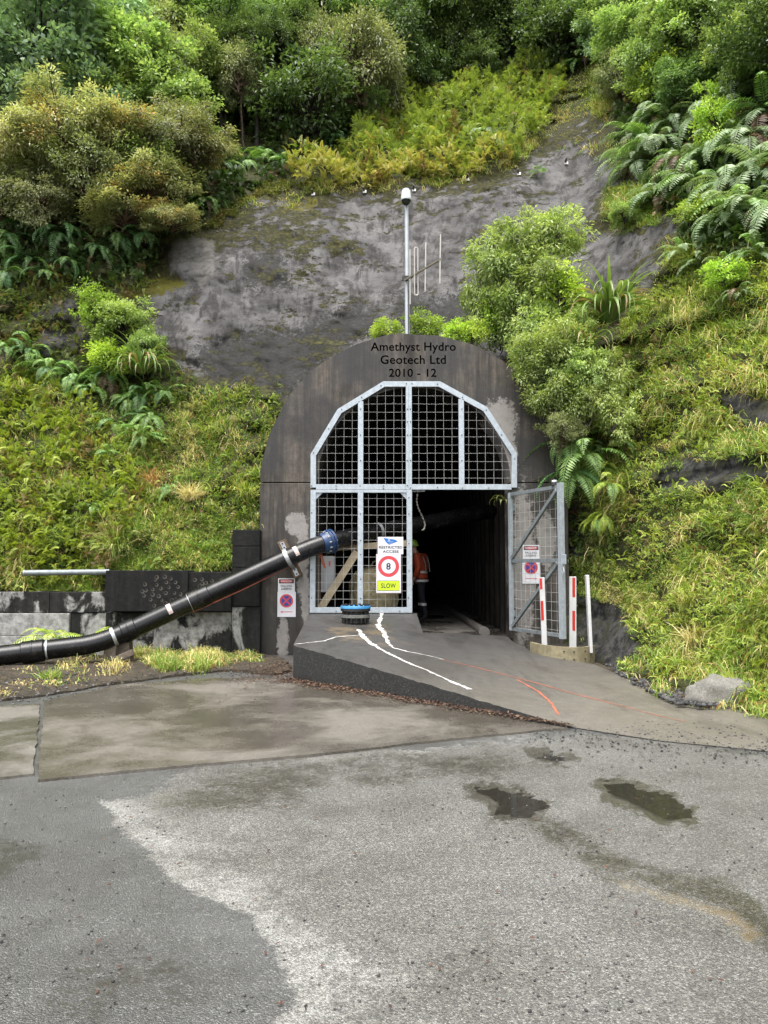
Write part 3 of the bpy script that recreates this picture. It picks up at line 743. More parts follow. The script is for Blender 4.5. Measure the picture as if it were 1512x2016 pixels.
f.append(tuple((len(ysec)-1)*nn+k for k in range(nn)))
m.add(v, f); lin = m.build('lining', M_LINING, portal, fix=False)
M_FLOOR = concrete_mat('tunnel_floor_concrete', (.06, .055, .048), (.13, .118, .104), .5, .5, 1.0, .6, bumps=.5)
m = MB(); rows = []
for i in range(35):
    yy = 13.99+i*1.0
    rows += [(PXC-RI-.05, yy, .40), (PXC-.1, yy, .40-.01*(i % 2)), (1.7, yy, .39), (1.95, yy, .30), (PXC+RI+.05, yy, .31)]
fs = [(i*5+k, i*5+k+1, (i+1)*5+k+1, (i+1)*5+k) for i in range(34) for k in range(4)]
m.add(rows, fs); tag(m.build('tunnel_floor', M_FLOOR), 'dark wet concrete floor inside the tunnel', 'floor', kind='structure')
m = MB()   # low concrete plinth beneath the fixed screen, inside
m.box((PXC-RI/2-.1, 14.5, .56), (RI-.25, .98, .36), None, .01)
tag(m.build('screen_plinth', M_FLOOR), 'low concrete step behind the fixed mesh screen', 'step', kind='structure')
# pipe lying on the tunnel floor by the right wall
M_STEELP = simple('drain_pipe_grey', (.11, .10, .09), .5, scale=6, dirt=(.08, .07, .06))
t_ = thing('drain_pipe', 'pale pipe lying on the tunnel floor by the right hand wall', 'pipe', (1.83, 14.1, .31))
m = MB(); m.tube([(1.83, 14.2, .40), (1.82, 18, .40), (1.80, 26, .40)], .085, 14); m.build('pipe_run', M_STEELP, t_, True)
m = MB(); m.tube([(1.83, 14.12, .40), (1.83, 14.3, .40)], .10, 14); m.build('collar', M_STEELP, t_, True)

# ================================================================== FIXED MESH SCREEN
M_GALV = simple('galvanised_steel', (.50, .555, .60), .42, .35, .10, 14, .1, .002)
M_GALVD = simple('galvanised_dull', (.30, .335, .345), .5, .4, .15, 12, .1, .002, dirt=(.16, .15, .13))
M_WIRE = simple('galvanised_wire', (.50, .50, .48), .7, 0, .06, 20, 0)
M_BOLT = simple('bolt_dark', (.06, .06, .065), .5, .5, .1, 20, 0)
YF = 13.955
Q = lambda px, py, y=YF: P(px, py, y)
scr = thing('mesh_screen', 'pale galvanised steel mesh screen filling the arch above the doorway', 'mesh screen', Q(712, 1206))
arc_px = [(617, 960), (617, 896), (668.5, 810), (756, 756.5), (865, 756.5), (955, 806), (1012, 894), (1012, 960)]
ap = [Q(*a) for a in arc_px]
BW = .098
def member(a, b, name='frame_bar', w_=BW, d=.06, yoff=0.0, mat=None):
    m = MB(); a = Vector(a); b = Vector(b); a.y += yoff; b.y += yoff; m.bar(a, b, w_, d, (0, 1, 0), 0, .004); return m.build(name, mat or M_GALV, scr)
def miter(pts, w_, y, d, name):
    """each bar of a polygonal frame as a prism cut on the mitre"""
    n = len(pts); nrm = []
    P2 = [Vector((p_.x, p_.z)) for p_ in pts]
    for i in range(n):
        a = P2[i-1] if i else None; c = P2[i+1] if i < n-1 else None; b = P2[i]
        d1 = (b-a).normalized() if a else None; d2 = (c-b).normalized() if c else None
        dd = ((d1 or d2)+(d2 or d1)).normalized(); nn_ = Vector((-dd.y, dd.x)); k = 1/max(.5, dd.dot(d1 or d2)); nrm.append(nn_*k*w_/2)
    for i in range(n-1):
        q_ = [P2[i]+nrm[i], P2[i+1]+nrm[i+1], P2[i+1]-nrm[i+1], P2[i]-nrm[i]]
        cc = sum(q_, Vector((0, 0)))/4; q_ = [cc+(x_-cc)*.9985 for x_ in q_]
        m = MB(); m.prism([(v_.x, v_.y) for v_ in q_], y-d/2, y+d/2); m.build(name, M_GALV, scr)
miter(ap, BW, YF, .06, 'frame_bar')
zb = Q(0, 959).z; zb0 = Q(0, 1201).z
xl, xr = ap[0].x, ap[-1].x; xm = Q(805, 900).x; xa_ = Q(710, 900).x; xc_ = Q(908.5, 900).x
hb = BW/2
member((xl+hb, YF, zb), (xm-.057, YF, zb), 'transom'); member((xm+.057, YF, zb), (xr-hb, YF, zb), 'transom')
ztop = ap[3].z-hb
for dx in (-.028, .028): member((xm+dx, YF, zb-hb), (xm+dx, YF, ztop), 'mullion', .054)
def arch_z(x):   # underside of the polygon frame above x
    for a, b in zip(ap[:-1], ap[1:]):
        if a.x <= x <= b.x and b.x-a.x > .01:
            t = (x-a.x)/(b.x-a.x); L = (b-a); return a.z+(b.z-a.z)*t-hb/ (Vector((L.x, L.z)).normalized().x)
    return zb
for x in (xa_, xc_): member((x, YF, zb+hb), (x, YF, arch_z(x)), 'mullion')
# lower fixed leaf
xlo = xl; xro = xm+.005
member((xlo, YF-.002, zb0-hb), (xlo, YF-.002, zb-hb-.004), 'stile'); member((xro, YF-.002, zb0-hb), (xro, YF-.002, zb-hb-.004), 'stile')
member((xlo+hb, YF-.002, zb-hb-.03), (xro-hb, YF-.002, zb-hb-.03), 'rail', .05)
member((xlo+hb, YF-.002, zb0), (xro-hb, YF-.002, zb0), 'rail'); member((xa_, YF-.002, zb0+hb), (xa_, YF-.002, zb-hb-.056), 'mullion')
for (x0, sg) in ((xlo+hb, 1), (xro-hb, -1)):
    m = MB(); zt = zb-hb-.056; m.prism([(x0, zt), (x0+sg*.12, zt), (x0, zt-.12)], YF-.004, YF+.01); m.build('corner_gusset', M_GALV, scr)
def wires(poly, ys, name, parent, r=.0027, sp=.1525, ox=0.0, oz=0.0, mat=M_WIRE):
    """welded mesh clipped to a convex polygon of (x, z); one part per panel"""
    def clip(axis, val):
        hit = []
        for i in range(len(poly)):
            a, b = poly[i], poly[(i+1) % len(poly)]
            if (a[axis]-val)*(b[axis]-val) < 0:
                t = (val-a[axis])/(b[axis]-a[axis]); hit.append(a[1-axis]+(b[1-axis]-a[1-axis])*t)
        return sorted(hit)[:1]+sorted(hit)[-1:] if len(hit) > 1 else None
    m = MB(); lo = [min(q_[k] for q_ in poly) for k in (0, 1)]; hi = [max(q_[k] for q_ in poly) for k in (0, 1)]
    x = math.ceil((lo[0]-ox)/sp)*sp+ox
    while x < hi[0]:
        h_ = clip(0, x)
        if h_: wv = random.uniform(-.009, .009); m.tube([(x+wv, ys, h_[0]), (x, ys, (h_[0]+h_[1])/2), (x-wv, ys, h_[1])], r, 5, False)
        x += sp
    z = math.ceil((lo[1]-oz)/sp)*sp+oz
    while z < hi[1]:
        h_ = clip(1, z)
        if h_: wv = random.uniform(-.006, .006); m.tube([(h_[0], ys+.009, z+wv), ((h_[0]+h_[1])/2, ys+.009, z-wv*.5), (h_[1], ys+.009, z)], r, 5, False)
        z += sp
    o = m.build(name, mat, parent, True); o['kind'] = 'stuff'; return o
YW = YF+.018
up = [(p_.x, p_.z) for p_ in ap]
def cutx(poly, a, b):
    res = poly
    for val, sg in ((a, 1), (b, -1)):
        out_ = []
        for i in range(len(res)):
            p0, p1 = res[i], res[(i+1) % len(res)]
            i0 = (p0[0]-val)*sg >= 0; i1 = (p1[0]-val)*sg >= 0
            if i0: out_.append(p0)
            if i0 != i1: t = (val-p0[0])/(p1[0]-p0[0]); out_.append((val, p0[1]+(p1[1]-p0[1])*t))
        res = out_
    return res
for a, b in ((xl, xa_), (xa_, xm), (xm, xc_), (xc_, xr)): wires(cutx(up, a, b), YW, 'wire_mesh', scr, ox=Q(644, 900).x, oz=Q(0, 941).z)
for a, b in ((xlo, xa_), (xa_, xro)): wires([(a, zb0), (b, zb0), (b, zb-.05), (a, zb-.05)], YW, 'wire_mesh', scr, ox=Q(644, 900).x, oz=Q(0, 1180).z)
mbo = MB()
def bolt(px, py, r=.011): q_ = Q(px, py); mbo.cyl((q_.x, YF-.034, q_.z), (0, 1, 0), r, .014, 6)
for px, py in [(750,760),(800,756),(811,756),(861,757),(712,783),(673,807),(647,845),(617.5,892),(957,808),(987,857),(1013,904),(910,783),(614,957),(662,957),(709,957),(755,957),(802,956),(614,962),(662,963),(755,962),(808,961),(861,960),(910,961),(962,961),(1012,961),
    (710,806),(710,857),(710,907),(802,806),(808,806),(802,831),(808,831),(802,857),(808,857),(802,907),(808,907),(909,806),(909,857),(909,907),
    (614,1010),(614,1070),(614,1122),(614,1177),(710,1012),(710,1064),(710,1092),(710,1140),(710,1178),(805,980),(805,1012),(805,1070),(805,1124),(804,1177),(787,1203),(662,1203)]: bolt(px, py)
mbo.build('bolts', M_BOLT, scr, kind='stuff')

# ================================================================== OPEN GATE
gate = thing('mesh_gate', 'open galvanised mesh gate with two diagonal braces swung outward', 'gate', (2.262, 13.86, .462), math.atan2(12.36-13.86, 2.885-2.262))
GW, GH = 1.62, 2.46
def gbar(a, b, w_, d, name, yo=0.0, mat=M_GALVD):
    m = MB(); m.bar((a[0], yo, a[1]), (b[0], yo, b[1]), w_, d, (0, 1, 0), 0, .003); return m.build(name, mat, gate, world=False)
gbar((.04, 0), (.04, GH), .07, .06, 'stile', 0, M_GALV); gbar((GW-.06, -.02), (GW-.06, GH+.03), .10, .07, 'stile', 0, M_GALV)
gbar((.077, .03), (GW-.112, .03), .06, .05, 'rail'); gbar((.077, GH-.03), (GW-.112, GH-.03), .06, .05, 'rail'); gbar((.077, 1.235), (GW-.112, 1.235), .065, .05, 'rail')
gbar((.10, 1.28), (GW-.13, GH-.08), .06, .045, 'brace', -.02); gbar((.10, .08), (GW-.13, 1.19), .06, .045, 'brace', -.02)
ow = wires([(.05, .03), (GW-.06, .03), (GW-.06, GH-.03), (.05, GH-.03)], .034, 'wire_mesh', None, ox=.15, oz=.1); ow.parent = gate
for z in (.30, 1.235, 2.2):
    m = MB(); m.box((.03, .05, z), (.14, .05, .11), None, .006); m.cyl((-.02, .05, z), (0, 0, 1), .022, .16, 10); m.build('hinge', M_GALVD, gate, world=False)
m = MB(); m.box((GW+.02, 0, 1.25), (.08, .03, .16), None, .01); m.tube([(GW+.02, -.02, 1.12), (GW+.05, -.03, 1.05), (GW+.02, -.03, .98), (GW, -.02, 1.05)], .008, 6, closed=True); m.build('latch', M_GALV, gate, world=False)
m = MB(); m.lathe([(.055, 0), (.055, .05), (.045, .06)], (GW-.22, 0, GH), 14); m.build('top_cap', M_BOLT, gate, world=False)
m = MB(); m.lathe([(.046, 0), (.046, .022), (.03, .03)], (GW-.22, 0, GH+.061), 14); m.build('cap_lid', simple('white_cap', (.8, .8, .8), .4, bump=0), gate, world=False)

# ================================================================== BLACK PIPELINE
M_PE = simple('black_polyethylene', (.007, .007, .008), .28, 0, .2, 6, .05, .003, dirt=(.055, .050, .042), spec=.35)
M_STRAP = simple('bright_strap', (.55, .57, .58), .35, .6, .1, 20, 0)
M_STICK = simple('pink_sticker', (.62, .50, .47), .6, 0, .2, 40, 0)
M_BLUEF = simple('blue_flange_paint', (.016, .05, .145), .4, 0, .15, 14, .1, .002)
PR = .157
pts = [P(-330, 1330, 11.7), P(188, 1268, 12.7), P(262, 1238, 12.9), P(604, 1081, 13.70), P(650, 1065, 13.84), P(745, 1046, 14.62), P(970, 1006, 16.35)]
def arc_path(pts, rad=.35, n=8):
    out_ = [pts[0]]
    for a, b, c in zip(pts[:-2], pts[1:-1], pts[2:]):
        r = min(rad, (b-a).length*.4, (c-b).length*.4); p0 = b+(a-b).normalized()*r; p1 = b+(c-b).normalized()*r
        for k in range(n+1): t = k/n; out_.append(p0.lerp(b, t).lerp(b.lerp(p1, t), t))
    return out_+[pts[-1]]
pipe = thing('pipeline', 'long black plastic pipe climbing from the ground into the tunnel', 'pipe', pts[1]-Vector((0, 0, PR)))
path = arc_path(pts); cum = [0.0]
for a, b in zip(path[:-1], path[1:]): cum.append(cum[-1]+(b-a).length)
def at(s):
    for i in range(len(path)-1):
        if cum[i+1] >= s: t = (s-cum[i])/(cum[i+1]-cum[i]+1e-9); return path[i].lerp(path[i+1], t), (path[i+1]-path[i]).normalized()
    return path[-1], (path[-1]-path[-2]).normalized()
def s_of_px(px):
    lo, hi = 0, cum[-1]
    for _ in range(40):
        mid = (lo+hi)/2; q_ = at(mid)[0]
        if to_px(*q_)[0] < px: lo = mid
        else: hi = mid
    return lo
def run(s0, s1, r, name, n=24, mat=M_PE, parent=None, chamfer=.012):
    k = max(2, int((s1-s0)/.06)); m = MB(); ss = [s0+(s1-s0)*i/k for i in range(k+1)]
    if chamfer: ss = [s0, s0+chamfer]+ss[1:-1]+[s1-chamfer, s1]; rr = [r-chamfer]+[r]*(len(ss)-2)+[r-chamfer]
    else: rr = [r]*len(ss)
    m.tube([at(s)[0] for s in ss], rr, n); return m.build(name, mat, parent or pipe, True)
joints = [s_of_px(x) for x in (60, 186, 255, 392, 606)]
segs = [0]+joints+[cum[-1]]
for a, b in zip(segs[:-1], segs[1:]): run(a, b, PR, 'pipe_section', chamfer=0)
for px0, px1 in ((43, 88), (240, 268), (374, 412)):
    a, b = s_of_px(px0), s_of_px(px1); cp = run(a, b, PR+.022, 'coupling'); run(a+(b-a)*.42, a+(b-a)*.5, PR+.030, 'coupling_band', parent=cp, chamfer=.004)
for px in (91, 221, 373): 
    s_ = s_of_px(px); run(s_, s_+(.055 if px == 221 else .03), PR+.006, 'strap', mat=M_STRAP, chamfer=.002)
def sticker(px, wd=.075, a0=-.3, a1=.95):
    s_ = s_of_px(px); vs = []; p_, t = at(s_); q_ = Vector((0, -1, 0)); q_ = (q_-t*q_.dot(t)).normalized(); u = t.cross(q_); u = u if u.z > 0 else -u
    for k in range(7):
        a = a0+(a1-a0)*k/6
        for sg in (-.5, .5): vs.append(at(s_+sg*wd)[0]+(q_*math.cos(a)+u*math.sin(a))*(PR+.003))
    m = MB(); m.add(vs, [(2*k, 2*k+1, 2*k+3, 2*k+2) for k in range(6)]); m.build('sticker', M_STICK, pipe)
sticker(336); sticker(583)
# blue bolted flange pair
s_ = s_of_px(648); p_, t = at(s_)
fl = MB(); fl.lathe([(PR+.01, -.16), (PR+.04, -.03), (.213, -.03), (.218, -.025), (.218, .012), (.213, .017)], p_, 28, t); flo = fl.build('flange', M_BLUEF, pipe, True)
fl = MB(); fl.lathe([(.21, .03), (.218, .035), (.218, .065), (.213, .07), (PR+.02, .078)], p_, 28, t); fl.build('flange', M_BLUEF, pipe, True)
u = Vector((0, 0, 1)).cross(t).normalized(); v_ = t.cross(u)
for k in range(12):
    a = 2*math.pi*k/12; c0 = p_+(u*math.cos(a)+v_*math.sin(a))*.188
    m = MB(); m.cyl(c0, t, .016, .16, 6); m.build('bolt', M_STRAP, flo, world=True)
run(s_of_px(742), s_of_px(742)+.06, PR+.008, 'strap', mat=M_STRAP, chamfer=.002)
# bracket on the pier
M_WOODO = simple('weathered_timber', (.19, .125, .072), .75, 0, .25, 5, .4, .004, dirt=(.07, .05, .035))
s_ = s_of_px(567); pc, t = at(s_); yb = 13.995
dn = Vector((t.z, 0, -t.x)).normalized(); dn = dn if dn.z < 0 else -dn
bc = Vector((pc.x, 0, pc.z))+dn*.02
br = thing('pipe_bracket', 'timber block with a galvanised strap clamping the black pipe to the pier', 'bracket', (bc.x, yb, bc.z))
yt0 = pc.y+PR+.004
m = MB(); a = bc-dn*.36; b = bc+dn*.36; a.y = b.y = (yt0+yb)/2; m.bar(a, b, .15, yb-yt0, (0, 1, 0), 0, .006); m.build('timber_block', M_WOODO, br)
sp = []; q_ = Vector((0, -1, 0))
for d_ in (-.33, -.2): sp.append(bc+dn*d_+Vector((0, yt0-.006, 0)))
for k in range(13): a = -math.pi/2+math.pi*k/12; sp.append(Vector((pc.x, pc.y, pc.z))+dn*math.sin(a)*(PR+.012)+q_*math.cos(a)*(PR+.012))
for d_ in (.2, .33): sp.append(bc+dn*d_+Vector((0, yt0-.006, 0)))
sd = Vector((t.x, 0, t.z)).normalized(); m = MB(); n_ = len(sp)
m.add([p0+sd*w0*.035 for p0 in sp for w0 in (-1, 1)], [(2*i, 2*i+1, 2*i+3, 2*i+2) for i in range(n_-1)])
sto = m.build('strap', M_STRAP, br); md = sto.modifiers.new('thick', 'SOLIDIFY'); md.thickness = .008; md.offset = 0
for d_ in (-.30, -.22, .22, .30):
    m = MB(); c0 = bc+dn*d_; m.cyl((c0.x, yt0-.014, c0.z), (0, 1, 0), .017, .016, 6); m.build('bolt', M_BOLT, br)
# thin cable below the pipe
cb = thing('orange_cable', 'thin orange cable slung below the black pipe and hanging by the cabinet', 'cable', P(632, 1088, 13.9))
m = MB(); m.tube([P(380, 1205, 13.1), P(480, 1160, 13.35), P(565, 1118, 13.6), P(620, 1092, 13.8), P(633, 1088, 13.86), P(637, 1104, 13.88), P(641, 1119, 13.9)], .010, 6)
m.build('cable_run', simple('orange_rubber', (.42, .10, .045), .6), cb, True)
m = MB(); m.tube([P(631, 1090, 13.86), P(634, 1106, 13.87), P(640, 1118, 13.9)], .014, 6); m.build('cable_end', simple('red_orange_tape', (.5, .12, .06), .6), cb, True)

# timber cradle under the pipe
sup = thing('timber_cradle', 'split weathered timber blocks propping the black pipe off the ground', 'pipe support', G(235, 1308))
M_WOODG = simple('old_grey_timber', (.17, .135, .10), .85, 0, .3, 6, .6, .006, dirt=(.05, .035, .025))
m = MB(); c0 = P(220, 1287, 12.85); m.box((c0.x, c0.y, c0.z), (.20, .22, .36), Matrix.Rotation(.06, 3, 'Y'), .012); m.build('post', M_WOODG, sup)
m = MB(); c0 = P(246, 1281, 12.95); m.box((c0.x, c0.y, c0.z), (.22, .2, .30), Matrix.Rotation(-.12, 3, 'Y'), .012); m.build('post', M_WOODG, sup)
m = MB(); m.bar(P(222, 1300, 12.7), P(262, 1284, 12.7), .10, .08, (0, 1, 0), 0, .008); m.build('brace', M_WOODG, sup)

# ================================================================== RETAINING WALL
def block_mat(name, lo, hi, white, seed):
    t = NT(name); p = t.map(t.pos(), (1, 1, 1), (seed*3.1, 0, seed*1.7))
    n1 = t.noise(t.map(p, (1, 1, .55)), 1.7, 6, .6, .5); n2 = t.noise(p, 9, 6, .7); n3 = t.noise(p, 60, 3, .7); st = t.noise(t.map(p, (1, 1, .08)), 9, 5, .7)
    c = t.mix(t.mr(t.math('ADD', t.math('MULTIPLY', n2, .5), t.math('MULTIPLY', st, .5)), .35, .7), lo, hi)
    wm = t.mr(t.math('ADD', n1, t.math('MULTIPLY', t.math('SUBTRACT', t.noise(p, 24, 7, .8), .5), .12)), .60-white*.3, .665-white*.3)
    c = t.mix(wm, c, t.mix(t.mr(n2, .3, .7), (.17, .166, .155), (.44, .435, .415)))
    c = t.mix(t.mr(n3, .62, .85, 0, .3), c, (.10, .096, .09))
    return t.out(c, .75, t.bump(t.math('ADD', n2, t.math('MULTIPLY', n3, .5)), .8, .014), spec=.2)
MB_DARK = block_mat('block_black', (.004, .004, .004), (.020, .0195, .018), -.25, 1)
MB_MIX = block_mat('block_stained', (.005, .005, .005), (.032, .031, .028), .36, 2)
MB_WHITE = block_mat('block_white', (.05, .05, .045), (.16, .155, .145), .95, 3)
MB_CAP = block_mat('block_cap', (.006, .006, .006), (.034, .032, .028), .17, 5)
wall = thing('retaining_wall', 'low black stained concrete block wall holding back the grassy bank', 'retaining wall', P(300, 1290, 14.0))
def block(px0, py0, px1, py1, Yf, mat, dp=.6, label=None):
    a = P(px0, py0, Yf); b = P(px1, py1, Yf); m = MB()
    m.box(((a.x+b.x)/2, Yf+dp/2, (a.z+b.z)/2), (b.x-a.x, dp, a.z-b.z), None, .014); o = m.build('block', mat, wall)
    if label: o['label'] = label
    return o
bh = block(208, 1123, 369, 1204, 13.66, MB_DARK, .8, 'black upper block peppered with drill holes')
bh2 = block(371, 1126, 455, 1204, 13.70, MB_DARK, .76)
block(457.5, 1043, 511, 1075.5, 13.78, MB_DARK, .6); block(457.5, 1076, 511, 1117, 13.775, MB_DARK, .6)
block(457, 1117.5, 511, 1194, 13.78, MB_DARK, .6); block(456.5, 1194.6, 511, 1300, 13.81, MB_MIX, .6, 'black block with a pale runoff stain')
block(208, 1205, 294, 1300, 13.9, MB_CAP, .6); block(295, 1205, 366, 1300, 13.88, MB_MIX, .6); block(367, 1205, 455, 1300, 13.87, MB_MIX, .6)
block(-420, 1166, -60, 1207, 13.88, MB_CAP, .6); block(-59, 1165, 96, 1207, 13.88, MB_CAP, .6, 'ragged cap block with white streaks'); block(97, 1166, 206.5, 1206, 13.9, MB_CAP, .6)
block(-420, 1207.6, -80, 1252, 13.86, MB_WHITE, .6); block(-79, 1207.6, 135, 1252, 13.86, MB_WHITE, .6, 'whitewashed block'); block(136, 1206.6, 206.5, 1300, 13.92, MB_MIX, .6)
block(-420, 1252.5, -20, 1310, 13.85, MB_WHITE, .6); block(-19, 1252.5, 135, 1310, 13.85, MB_WHITE, .6, 'whitewashed lower block')
M_HOLE = simple('hole_black', (.004, .004, .004), 1, bump=0); M_RIM = simple('chipped_rim', (.12, .105, .085), .9, bump=.3)
holes = [(327,1156),(336,1149),(345,1156),(305,1151),(308,1161),(332,1166),(316,1168),(350,1165),(285,1160),(300,1170),(287,1172),(300,1180),(312,1183),(326,1177),(343,1177),(355,1179),(283,1182),(296,1190),(318,1191),(303,1202),(338,1191),(345,1190),(325,1197),(356,1186),(280,1174),(324,1145),(308,1146)]
for (hl, par, yf) in ((holes, bh, 13.66), ([(383,1151),(397,1150),(398,1158),(405,1157),(393,1163),(384,1174),(417,1153),(391,1173)], bh2, 13.70)):
    m = MB(); m2 = MB()
    for px, py in hl:
        py -= 10; q_ = P(px, py, yf); r = random.uniform(.018, .026)
        m.lathe([(r, 0), (r, .003)], (q_.x, yf-.0045, q_.z), 9, (0, 1, 0)); m2.lathe([(r*1.5, 0), (r*1.35, .002)], (q_.x+.006, yf-.0015, q_.z-.006), 9, (0, 1, 0))
    m.build('drill_holes', M_HOLE, par, kind='stuff'); m2.build('chipped_rims', M_RIM, par, kind='stuff')
gp = thing('galvanised_tube', 'galvanised steel tube lying level along the wall top', 'tube', P(48, 1134, 13.95))
m = MB(); m.tube([P(49, 1128, 13.95), P(130, 1127, 13.98), P(216, 1126, 14.0)], .052, 18, False); m.build('tube_body', M_GALVD, gp, True)
m = MB(); m.tube([P(49.5, 1128, 13.949), P(47.5, 1128, 13.949)], [.056, .056], 18, False); m.tube([P(49.5, 1128, 13.95), P(48, 1128, 13.95)], .044, 16); m.build('tube_rim', M_GALV, gp, True)

# ================================================================== SIGNS
M_SW = simple('sign_white', (.80, .80, .84), .4, 0, .05, 6, 0, dirt=(.66, .65, .66)); M_SRED = simple('sign_red', (.66, .06, .075), .35, 0, .05, 5, 0)
M_SBLK = simple('sign_black', (.012, .012, .014), .4, 0, .05, 5, 0); M_SBLUE = simple('sign_blue', (.035, .05, .32), .35, 0, .05, 5, 0)
M_LOGO = simple('logo_blue', (.02, .17, .55), .35, 0, .05, 5, 0); M_SYEL = simple('sign_lime', (.62, .80, .02), .35, 0, .04, 5, 0); M_SPINK = simple('sign_edge_pink', (.66, .5, .52), .4, 0, .05, 5, 0)
class Sign:
    def __init__(s, name, label, Y, foot): s.Y = Y; s.o = thing(name, label, 'sign', P(*foot, Y)); s.par = s.o
    def rect(s, name, x0, y0, x1, y1, mat, lift, d=.002, parent=None):
        a = P(x0, y0, s.Y); b = P(x1, y1, s.Y); m = MB(); m.prism([(a.x, a.z), (b.x, a.z), (b.x, b.z), (a.x, b.z)], s.Y-lift-d, s.Y-lift); return m.build(name, mat, parent or s.o)
    def poly(s, name, pp, mat, lift, d=.0015, parent=None):
        m = MB(); m.prism([(P(x, y, s.Y).x, P(x, y, s.Y).z) for x, y in pp], s.Y-lift-d, s.Y-lift); return m.build(name, mat, parent or s.o)
    def disc(s, name, x, y, r, mat, lift, parent=None, ry=None):
        return s.poly(name, [(x+r*math.cos(a*math.pi/18), y+(ry or r)*math.sin(a*math.pi/18)) for a in range(36)], mat, lift, parent=parent)
    def text(s, body, x, y, wpx, hpx, mat, lift, parent=None, bold=.012):
        me = text_mesh(body, wpx*s.Y/F, .001, bold, hpx*s.Y/F, 1.05); c0 = P(x, y, s.Y); off = wloc(parent or s.o)
        me.transform(Matrix.Translation((c0.x-off.x, s.Y-lift-off.y, c0.z-off.z))); me.materials.clear(); return link('lettering', me, mat, parent or s.o)
def falling_debris(name, label, Y, x0, y0, right):
    """x0, y0: top left px of the upper plate"""
    g = Sign(name, label, Y, (x0+16, y0+76)); X = lambda a: x0+a; Yy = lambda a: y0+a
    up_ = g.rect('upper_plate', X(1), Yy(0), X(34), Yy(27), M_SW, 0, .004)
    g.rect('danger_panel', X(3), Yy(2), X(32), Yy(9.8), M_SBLK, .0045, parent=up_); g.disc('danger_oval', X(17.5), Yy(5.9), 13.2, M_SRED, .007, up_, 3.1)
    g.text('DANGER', X(17.5), Yy(5.9), 21, 3.6, M_SW, .010, up_); g.text('FALLING', X(17.5), Yy(15.0), 22, 3.9, M_SBLK, .0065, up_); g.text('DEBRIS', X(17.5), Yy(20.6), 20, 3.9, M_SBLK, .0065, up_)
    lo_ = g.rect('lower_plate', X(0), Yy(26.6), X(35.5), Yy(76), M_SW, -.0005, .004)
    cx_, cy_ = X(17.5), Yy(44.3)
    g.disc('red_ring', cx_, cy_, 13.2, M_SRED, .0045, lo_); g.disc('blue_disc', cx_, cy_, 10, M_SBLUE, .0065, lo_)
    for an in (45, -45):
        ca, sa = math.cos(math.radians(an)), math.sin(math.radians(an)); h_ = [(-10, -1.5), (10, -1.5), (10, 1.5), (-10, 1.5)]
        g.poly('red_cross', [(cx_+a*ca-b*sa, cy_+a*sa+b*ca) for a, b in h_], M_SRED, .0085 if an > 0 else .0087, parent=lo_)
    sg = 1 if right else -1; ay = Yy(66)
    g.poly('arrow', [(cx_-sg*12, ay-.55), (cx_+sg*8, ay-.55), (cx_+sg*7, ay-2.2), (cx_+sg*12.3, ay), (cx_+sg*7, ay+2.2), (cx_+sg*8, ay+.55), (cx_-sg*12, ay+.55)], M_SRED, .0045, parent=lo_)
    return g
falling_debris('warning_sign', 'falling debris no stopping sign with left arrow beneath the pipe bracket', 13.985, 546.5, 1138.5, False)
falling_debris('warning_sign', 'falling debris no stopping sign with right arrow behind the open gate', 13.985, 1028, 1073, True)
g = Sign('restricted_access_sign', 'white restricted access plate with blue logo on the mesh screen', 13.905, (769, 1091))
pl = g.rect('plate', 743.8, 1057, 794, 1091, M_SW, 0, .004)
g.poly('logo', [(755, 1059), (765, 1060.5), (776, 1062), (783.5, 1065.5), (776, 1068.5), (766, 1072.4), (760, 1067.5)], M_LOGO, .0045, parent=pl)
g.text('Amethyst', 768, 1066.2, 13, 2.0, M_SW, .007, pl, 0); g.text('Hydro', 768.5, 1069.3, 8, 1.9, M_SW, .007, pl, 0)
g.poly('logo_bird', [(763.5, 1061.6), (766, 1062.8), (768.3, 1061.8), (767.4, 1064), (765, 1064.6)], M_SW, .007, parent=pl)
g.text('RESTRICTED', 769.2, 1077.5, 46, 4.9, M_SBLK, .0065, pl); g.text('ACCESS', 769.2, 1085.8, 31, 5.0, M_SBLK, .0065, pl)
g = Sign('speed_sign', 'white speed sign reading 8 over lime yellow SLOW panel', 13.895, (764, 1168))
pl = g.rect('plate', 740.5, 1090.6, 789.8, 1167.6, M_SPINK, 0, .004); g.rect('plate_face', 741.4, 1091.5, 788.9, 1166.7, M_SW, .0045, .0015, pl)
g.disc('red_ring', 765, 1115, 20.8, M_SRED, .0065, pl); g.disc('white_disc', 765, 1115, 14, M_SW, .0085, pl); g.text('8', 764.8, 1115, 8.8, 13.4, M_SBLK, .0105, pl, .02)
g.rect('slow_border', 743.2, 1143, 786.2, 1163, M_SBLK, .0065, .0015, pl); g.rect('slow_panel', 743.9, 1143.7, 785.5, 1162.3, M_SYEL, .0085, .0015, pl); g.text('SLOW', 764.8, 1153, 29, 9, M_SBLK, .0107, pl)

